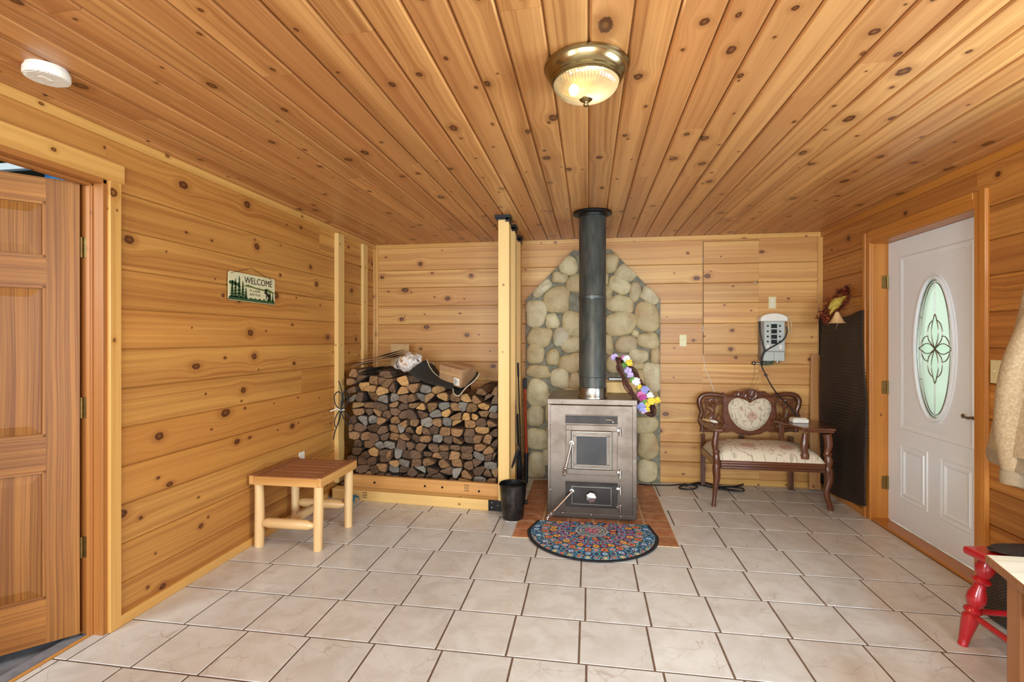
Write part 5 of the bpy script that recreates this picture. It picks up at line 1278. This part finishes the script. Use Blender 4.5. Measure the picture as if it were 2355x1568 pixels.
# things on the settee
pa = thing('power_adapter', 'white plastic adapter with a black cord lying on the settee shelf', 'adapter', (1.83, 4.70, .68))
mb = MB(); mb.box((1.765, 4.66, .6815), (1.895, 4.75, .715)); mb.box((1.775, 4.67, .715), (1.885, 4.74, .724)); mb.build('shell', M['white'], pa, bevel=.008, seg=3)
pc = zs(205, 485, 4.74); mb = MB(); mb.blob(pc + Vector((-.022, 0, .012)), (.045, .03, .014), RY(12).to_3x3(), 3, .15, 2, mi=0); mb.blob(pc + Vector((.032, -.008, .004)), (.042, .03, .014), RY(14).to_3x3(), 3, .15, 2, mi=1)
tag(mb.build('folded_cloth', [CARD_L, M['white']]), 'small tan and white folded cloth on the left arm of the settee', 'cloth')

# ------------------------------------------------------------------ generator transfer panel with cords
tp = thing('transfer_panel', 'grey generator transfer panel with a white rounded top cover on the back wall', 'electrical panel', (1.75, YB, 1.2))
def zg(x, y, Y): return at(1700 + x / 4.9, 640 + y / 4.9, Y)
YP = YB - .10; p0 = zg(250, 985, YP); p1 = zg(515, 485, YP); GREY = plain('panel_taupe', '#85786a', .5, var=.05); FACE = plain('panel_face', '#b9bdb2', .45, var=.04)
mb = MB(); mb.box((p0.x, YP + .012, zg(0, 930, YP).z), (zg(522, 0, YP).x, YB - .001, p1.z + .02)); mb.build('housing', GREY, tp, bevel=.006)
def zbox(mb, xa, ya, xb, yb, d0, d1): a = zg(xa, yb, YP); b = zg(xb, ya, YP); mb.box((a.x, YP + d0, a.z), (b.x, YP + d1, b.z))
mb = MB(); zbox(mb, 283, 485, 515, 820, .002, .014); zbox(mb, 275, 828, 392, 930, .002, .014); zbox(mb, 395, 828, 512, 930, .002, .014); mb.build('face_plate', FACE, tp, bevel=.002)
a, b = zg(235, 485, YP), zg(540, 392, YP); prof = []
mb = MB(); nx_ = 15; outl = [(a.x, a.z), (b.x, a.z)] + [(a.x + (b.x - a.x) * (1 - i / 14), a.z + (b.z - a.z) * (.45 + .55 * sin(pi * i / 14) ** .6)) for i in range(15)]
mb.prism(outl, .12, Matrix(((1, 0, 0, 0), (0, 0, -1, YB - .001), (0, 1, 0, 0), (0, 0, 0, 1)))); mb.build('top_cover', M['white'], tp, bevel=.008, seg=3)
for y in (515, 575, 635, 692):
    mb = MB(); zbox(mb, 360, y, 425, y + 46, -.006, .004); zbox(mb, 378, y + 14, 405, y + 30, -.014, -.004); mb.build('breaker', M['black'], tp, bevel=.001)
mb = MB(); 
for y in (536, 597, 655, 712):
    for x in (322, 460): c = zg(x, y, YP); mb.lathe([(.009, 0), (.009, .004), (.005, .006), (0, .006)], T(c.x, YP + .003, c.z) @ RX(90), 12)
mb.build('indicator', M['black'], tp)
mb = MB(); zbox(mb, 310, 748, 342, 800, -.004, .004); zbox(mb, 450, 748, 482, 800, -.004, .004); mb.build('rocker_switch', M['white'], tp, bevel=.002)
mb = MB()
for y in (520, 580, 640, 697):
    for k_ in range(3): zbox(mb, 436 + k_ * 5, y + 6 + k_ * 3, 440 + k_ * 5, y + 9 + k_ * 3, .001, .003)
mb.build('dial_marks', M['black'], tp)
mb = MB(); zbox(mb, 272, 935, 300, 982, -.004, .05); zbox(mb, 306, 930, 360, 978, -.002, .05); zbox(mb, 366, 925, 392, 965, -.002, .05); mb.build('cable_clamp', plain('terminal_green', '#4a5138', .5, .3, var=.3), tp, bevel=.003)
mb = MB(); c0_, c1_ = zg(165, 955, YP + .07), zg(272, 962, YP + .05); mb.tube([c0_, c1_], .010, 12); mb.blob(c0_, (.020, .018, .020)); c2_ = zg(430, 940, YP + .02); mb.lathe([(.012, 0), (.012, .01), (0, .012)], T(c2_.x, YP + .01, c2_.z) @ RX(90), 14); mb.build('conduit_stub', M['nickel'], tp)
mb = MB(); mb.tube(spline([zg(545, 430, YP), zg(575, 470, YP - .01), (zg(592, 560, YP)), zg(582, 612, YP), zg(562, 600, YP), zg(553, 520, YP), zg(548, 440, YP)], 6), .004, 8); mb.build('hanging_loop', plain('clear_plastic_loop', '#cdb98c', .3), tp)
def cordset(name, lab, paths, r=.006, m='rubber'):
    o = thing(name, lab, 'cord', tuple(paths[0][0]))
    for p in paths: mb = MB(); mb.tube(spline(p, 8), r, 8); mb.build('cord_run', M[m], o)
    return o
cordset('hanging_cord', 'black cord hanging from the transfer panel down to the adapter on the settee shelf', [
    [zg(228, 490, YP - .02), zg(235, 600, YP - .02), zg(262, 720, YP - .03), zg(288, 815, YP - .03), zg(258, 890, YP - .03), zg(248, 970, YP - .02), zg(300, 1090, YP - .05), zg(370, 1220, 4.92), zg(450, 1325, 4.85), Vector((1.80, 4.74, .78)), Vector((1.83, 4.72, .728))],
    [zg(530, 545, YP - .03), zg(538, 610, YP - .035), zg(500, 690, YP - .035), zg(420, 745, YP - .035), zg(340, 790, YP - .035), zg(285, 830, YP - .035), zg(250, 900, YP - .03), zg(252, 980, YP - .024)]])
cordset('white_cable', 'thin white cable hanging down the back wall from the corner of the access panel', [[at(1618, 818, 5.092), at(1621, 845, 5.09), at(1632, 872, 5.092), at(1642, 900, 5.09), at(1650, 925, 5.092)]], .003, 'white')
cordset('tan_wire', 'thin tan wire hanging on the back wall below the transfer panel', [[at(1736, 832, 5.09), at(1735, 860, 5.092), at(1728, 885, 5.09), at(1722, 902, 5.092)], [at(1744, 868, 5.092), at(1735, 885, 5.09), at(1725, 900, 5.092)]], .002, 'brass_old')
def fl(x, y, z=.006): 
    v = (1400 + x / 2.944 - CX_PX) / F_PX; w = (CY_PX - (1100 + y / 2.944)) / F_PX; t = (z - CAM_H) / w; s_, c_ = sin(YAW), cos(YAW)
    return Vector(((v * c_ - s_) * t, (v * s_ + c_) * t, z))
fc = thing('floor_cable', 'black power cable looped on the floor between the stone surround and the settee', 'cable', (1.0, 4.9, 0))
for p in ([(200, 38), (300, 44), (420, 46), (520, 40), (600, 52), (560, 74), (480, 66), (500, 48), (590, 40), (640, 36)], [(520, 50), (600, 30), (680, 36), (800, 72), (900, 86), (905, 68), (800, 58), (720, 66)], [(640, 20), (700, 46), (780, 54), (870, 52), (930, 30)], [(610, 40), (680, 56), (780, 76), (880, 84)]):
    mb = MB(); mb.tube(spline([fl(x, y, .008 + .006 * (i % 3)) for i, (x, y) in enumerate(p)], 8), .007, 8); mb.build('cable_run', M['rubber'], fc)
mb = MB(); e = fl(930, 30); mb.tube(spline([e, e + Vector((.06, .03, .05)), e + Vector((.09, .06, .16)), e + Vector((.10, .07, .32))], 8), .007, 8); mb.build('cable_run', M['rubber'], fc)
# switch plates
def plate(name, lab, cx, cz, toggle, cat):
    o = thing(name, lab, cat, (cx, YB, cz)); mb = MB(); mb.box((cx - .034, YB - .007, cz - .058), (cx + .034, YB - .001, cz + .058)); mb.build('plate', M['ivory'], o, bevel=.002)
    if toggle:
        mb = MB(); mb.box((cx - .005, YB - .018, cz - .002), (cx + .005, YB - .006, cz + .010)); mb.build('toggle', M['ivory'], o, bevel=.002)
    else:
        for dz in (-.022, .022):
            mb = MB(); mb.box((cx - .016, YB - .0095, cz + dz - .015), (cx + .016, YB - .006, cz + dz + .015)); r_ = mb.build('receptacle', M['white'], o, bevel=.003)
            mb = MB()
            for dx in (-.006, .006): mb.box((cx + dx - .0012, YB - .0102, cz + dz - .004), (cx + dx + .0012, YB - .009, cz + dz + .006))
            mb.build('slot', M['black'], r_)
plate('light_switch', 'ivory light switch on the back wall between the stone surround and the access panel', .919, 1.399, True, 'switch')
plate('wall_outlet', 'ivory outlet on the back wall above the transfer panel', 1.745, 1.764, False, 'outlet')
o = thing('switch_plate', 'wide ivory double switch plate on the right wall beside the hanging sweatshirt', 'switch', (XR, 3.03, 1.24))
mb = MB(); mb.box((XR - .007, 2.965, 1.178), (XR - .001, 3.098, 1.305)); mb.build('plate', M['ivory'], o, bevel=.002)
mb = MB(); mb.box((XR - .018, 3.060, 1.238), (XR - .006, 3.070, 1.252)); mb.build('toggle', M['ivory'], o, bevel=.002)
mb = MB(); mb.box((XR - .012, 2.985, 1.215), (XR - .006, 3.022, 1.275)); d_ = mb.build('sensor', M['white'], o, bevel=.002)
mb = MB(); mb.box((XR - .0135, 2.992, 1.258), (XR - .0115, 3.016, 1.270)); mb.build('sensor_window', M['black'], d_)

# ------------------------------------------------------------------ right corner: leaning board, rubber mat, ornament
mb = MB(); Mb = T(2.085, 4.985, .0565) @ RX(-3.2) @ RY(2.2); mb.box((-.055, 0, -.04), (.040, .02, 1.215), Mb); tag(mb.build('leaning_board', M['board'], bevel=.002), 'narrow pine board leaning in the right corner behind the settee', 'board')
def matf(u, v):
    y = 4.99 - .70 * u; top = 1.655 - .045 * sin(pi * min(1, u * 1.1)) - .01 * u; bot = .035 + .06 * u ** 3
    z = bot + (top - bot) * v
    rip = .0035 * sin(z * 2 * pi / .026)
    return (XR - .026 - .035 * (1 - u) ** 2 * sin(v * 2.6 + .4) - .012 * sin(u * 7 + v * 2) + rip - .008 * sin(v * 9) * (u > .8) * (u - .8) * 5, y - .03 * (u > .9) * sin(v * 5) * (u - .9) * 10, z)
mb = MB(); mb.grid(22, 420, matf, 0); tag(mb.build('rubber_mat', M['mat'], solid=.006), 'dark ribbed rubber mat hung on the right wall next to the white door', 'mat')
mb = MB(); mb.grid(6, 30, lambda u, v: (2.150 + .025 * u + .004 * sin(v * 9), 5.07 - .055 * u, .06 + 1.56 * v), 0); 
tag(mb.build('dark_edge_strip', M['rubber'], solid=.02), 'black curled rubber strip hanging in the right corner behind the mat', 'strip')
orn = thing('bird_ornament', 'yellow bird on a copper tinsel ring with a wooden cone, hung in the right corner', 'ornament', (2.10, 4.75, 1.65))
def zo(x, y, Y): return at(1860 + x / 11.2, 640 + y / 11.2, Y)
YO = 4.60; YELL = plain('mustard_felt', '#b59a3a', .8, var=.12); COP = plain('copper_tinsel', '#b0694a', .28, .9, var=.2); COPD = plain('dark_tinsel', '#4a2018', .4, .5, var=.3)
mb = MB(); bpth = [zo(520, 790, YO), zo(580, 700, YO), zo(680, 640, YO), zo(760, 580, YO), zo(850, 510, YO), zo(950, 465, YO)]
q = spline(bpth, 6); mb.tube(q, lerpl([.006, .020, .040, .042, .030, .018, .005], len(q)), 12); mb.tube(spline([zo(700, 700, YO), zo(630, 780, YO), zo(580, 870, YO), zo(545, 940, YO)], 6), lerpl([.03, .018, .010, .004], 19), 10); mb.build('bird', YELL, orn)
mb = MB(); cc = zo(730, 860, YO - .02); cb = zo(740, 1085, YO - .02)
mb.lathe([(.010, 0), (.018, -.012), (.034, -.05), (.055, -.085), (.070, -.098), (.0, -.100)], T(cc.x, cc.y, cc.z), 32); mb.build('cone', M['log'], orn)
rd = random.Random(8); mb = MB(); mb2 = MB()
ring = spline([zo(1060, 330, YO), zo(940, 380, YO), zo(800, 330, YO), zo(640, 520, YO), zo(480, 690, YO), zo(380, 900, YO), zo(420, 1060, YO), zo(560, 990, YO), zo(760, 830, YO), zo(940, 660, YO), zo(1060, 430, YO)], 6)
mb2.tube(ring, .006, 6)
for p in ring:
    for k_ in range(6):
        a = Vector((rd.gauss(0, .012), rd.gauss(0, .012), rd.gauss(0, .012))); b = Vector((rd.gauss(0, .018), rd.gauss(0, .014), rd.gauss(0, .018))); mb.tube([p + a, p + a + b], .0022, 4)
for cx_, cy_, n_ in ((400, 940, 60), (960, 330, 55)):
    for k_ in range(n_):
        p = zo(cx_ + rd.gauss(0, 80), cy_ + rd.gauss(0, 75), YO); (mb if rd.random() < .35 else mb2).tube([p, p + Vector((rd.gauss(0, .014), rd.gauss(0, .012), rd.gauss(0, .014)))], .004, 5)
mb.build('bright_tinsel', COP, orn); mb2.build('dark_tinsel', COPD, orn)
mb = MB(); mb.tube(spline([cb, cb + Vector((0, 0, -.03)), cb + Vector((-.01, 0, -.06)), cb + Vector((-.02, 0, -.075))], 5), .002, 6); mb.tube([zo(960, 640, YO), (XR - .012, 4.64, 1.74)], .003, 6); mb.build('hanger_wire', M['nickel'], orn)

# ------------------------------------------------------------------ right foreground: sweatshirt, red chair, wooden chest, basket
def m_knit():
    t = NT('tan_fleece'); o = t.obj(); n = t.noise(o, 90, 4, .7); sp = t.sep(o); r_ = t.noise(t.xyz(t.mul(sp[0], 60), t.mul(sp[1], 60), t.mul(sp[2], 220)), 1, 3)
    t.pr(t.mix(t.smooth(n, .35, .65), lin('#b8a07c'), lin('#9f8763')), .95, 0, t.bump(t.add(n, r_), .35, .004)); return t.m
M['knit'] = m_knit(); M['rib'] = plain('tan_rib_knit', '#9a876a', .95, var=.1, scale=90)
sh = thing('sweatshirt', 'tan sweatshirt hanging on the right wall at the right edge of the frame', 'garment', (2.06, 2.65, 1.2))
def cloth(z0, z1, yl, xr, seed, amp=.014):
    def f(u, v):
        z = z0 + (z1 - z0) * v; a = 2 * pi * u
        c = yl(v); ry = c[1]; rx = xr(v); fold = 1 + amp * 6 * sin(5 * a + seed + v * 2) + amp * 3 * sin(9 * a + v * 5 + seed)
        return (2.115 - rx + rx * cos(a) * .9 * fold, c[0] + ry * sin(a) * (1 + amp * sin(3 * a + v * 6)), z)
    return f
mb = MB(); mb.grid(64, 40, cloth(.868, 1.78, lambda v: (2.605 - .02 * v, .300 - .20 * v), lambda v: .075 - .025 * v, .3), 0); mb.build('body', M['knit'], sh)
mb = MB(); mb.grid(64, 8, cloth(.800, .880, lambda v: (2.605, .300 + .010 * sin(v * pi)), lambda v: .072, .3, .010), 0); plabel(mb.build('hem_band', M['rib'], sh), 'ribbed waistband')
mb = MB(); q = spline([(2.045, 2.56, 1.62), (1.99, 2.66, 1.3), (1.985, 2.705, 1.0), (2.00, 2.70, .80)], 8); mb.tube(q, lerpl([.06, .058, .055, .045], len(q)), 18); mb.build('sleeve', M['knit'], sh)
mb = MB(); mb.tube([(2.00, 2.70, .80), (2.0, 2.70, .785), (2.002, 2.70, .73), (2.0, 2.70, .722)], [.042, .05, .05, .044], 18); plabel(mb.build('cuff', M['rib'], sh), 'ribbed cuff')
mb = MB(); mb.tube([(XR, 2.62, 1.72), (2.10, 2.62, 1.72), (2.085, 2.62, 1.75)], .006, 8); mb.build('wall_hook', M['brass_old'], sh)

REDP = plain('glossy_red_paint', '#b01c22', .22, var=.08, scale=8, coat=.5)
ch = thing('red_chair', 'red painted wooden chair with turned legs beside the wooden side table', 'chair', (1.95, 2.75, 0))
def leg(foot, top, nm='leg', full=True):
    f, t_ = Vector(foot), Vector(top); pr = [(0, .020), (.02, .022), (.03, .020), (.10, .024), (.26, .033), (.33, .036), (.36, .026), (.38, .034), (.40, .038), (.42, .034), (.44, .024), (.46, .030), (.52, .040), (.58, .038), (.66, .026), (.70, .024), (.72, .036), (.74, .040), (.76, .034), (.78, .024), (.82, .034), (.88, .040), (.94, .034), (1.0, .026)]
    mb = MB(); mb.tube([f.lerp(t_, a) for a, r in pr], [r * .93 for a, r in pr], 20); mb.build(nm, REDP, ch)
leg((1.715, 2.595, 0), (1.800, 2.565, .425)); leg((1.72, 2.19, 0), (1.80, 2.26, .425)); leg((2.13, 2.595, 0), (2.07, 2.565, .425)); leg((2.13, 2.19, 0), (2.07, 2.26, .425))
mb = MB(); mb.prism([(1.765, 2.22), (2.13, 2.22), (2.15, 2.40), (2.13, 2.60), (2.02, 2.635), (1.84, 2.635), (1.725, 2.615), (1.74, 2.50)], .036, T(0, 0, .42)); mb.build('seat', REDP, ch, bevel=.012, seg=3)
mb = MB(); mb.tube([(1.745, 2.585, .165), (2.105, 2.585, .165)], .013, 12); mb.build('stretcher', REDP, ch)
mb = MB(); mb.tube([(1.745, 2.585, .150), (1.75, 2.215, .150)], .013, 12); mb.build('stretcher', REDP, ch)
mb = MB(); mb.blob((1.98, 2.540, .471), (.19, .085, .0145), None, 4, .10, 5); tag(mb.build('fur_hat', plain('dark_fur', '#33291f', .95, var=.4, scale=120, bump=.8)), 'dark furry hat lying flat on the red chair seat', 'hat')
ct = thing('wooden_table', 'low wooden side table at the bottom right corner with a pale top', 'table', (1.8, 1.9, 0))
mb = MB(); mb.prism([(1.39, 1.72), (2.15, 1.72), (2.15, 2.14), (1.49, 2.14)], .030, T(0, 0, .57)); tt_ = mb.build('table_top', M['chest'], ct, bevel=.003)
mb = MB(); mb.prism([(1.394, 1.725), (2.145, 1.725), (2.145, 2.136), (1.494, 2.136)], .0015, T(0, 0, .6002)); plabel(mb.build('top_surface', wood('pale_table_top', '#d8cbb4', '#b9a888', '#6b4a30', w=.2, big=0, small=.1, rough=.3), tt_), 'pale top surface')  # thin pale layer over the brown table top
for x, y in ((1.525, 2.03), (1.445, 1.76), (2.08, 2.03), (2.08, 1.76)):
    mb = MB(); mb.box((x, y, .001), (x + .06, y + .06, .5695)); mb.build('leg', M['chest'], ct, bevel=.004)
mb = MB(); mb.box((1.585, 2.06, .43), (2.08, 2.08, .5695)); mb.build('apron', M['chest'], ct, bevel=.002)
mb = MB(); mb.prism([(1.535, 2.03), (1.555, 2.03), (1.475, 1.82), (1.455, 1.82)], .14, T(0, 0, .4295)); mb.build('apron', M['chest'], ct)
mb = MB(); mb.prism([(0.02, 0), (.16, 0), (.172, .03), (.185, .30), (-.01, .30), (.005, .03)], .20, Matrix(((1, 0, 0, 1.985), (0, 0, -1, 2.88), (0, 1, 0, .005), (0, 0, 0, 1))))
def m_weave():
    t = NT('dark_weave'); sp = t.sep(t.obj()); w1 = t.ma('SINE', t.mul(sp[2], 420)); w2 = t.ma('SINE', t.mul(t.add(sp[0], sp[1]), 300)); w = t.mul(w1, w2)
    t.pr(t.mix(t.smooth(w, -.4, .6), lin('#2a2019'), lin('#54432f')), .8, 0, t.bump(w, .6, .004)); return t.m
tag(mb.build('woven_basket', m_weave(), bevel=.02, seg=3), 'dark woven basket on the floor behind the red chair', 'basket')
mb = MB(); cbow = Vector((-2.02, 4.02, .01)); rd = random.Random(1)
for i in range(26):
    a = rd.uniform(0, 6.28); r_ = rd.uniform(.03, .075); mb.tube(spline([cbow + Vector((0, 0, .02)), cbow + Vector((r_ * .5 * cos(a), r_ * .4 * sin(a), .05)), cbow + Vector((r_ * cos(a), r_ * .6 * sin(a), rd.uniform(.0, .04)))], 4), .004, 5)
tag(mb.build('rope_tangle', plain('blue_rope', '#3f7488', .8, var=.3)), 'small tangle of blue rope on the floor at the left end of the firewood rack', 'rope')
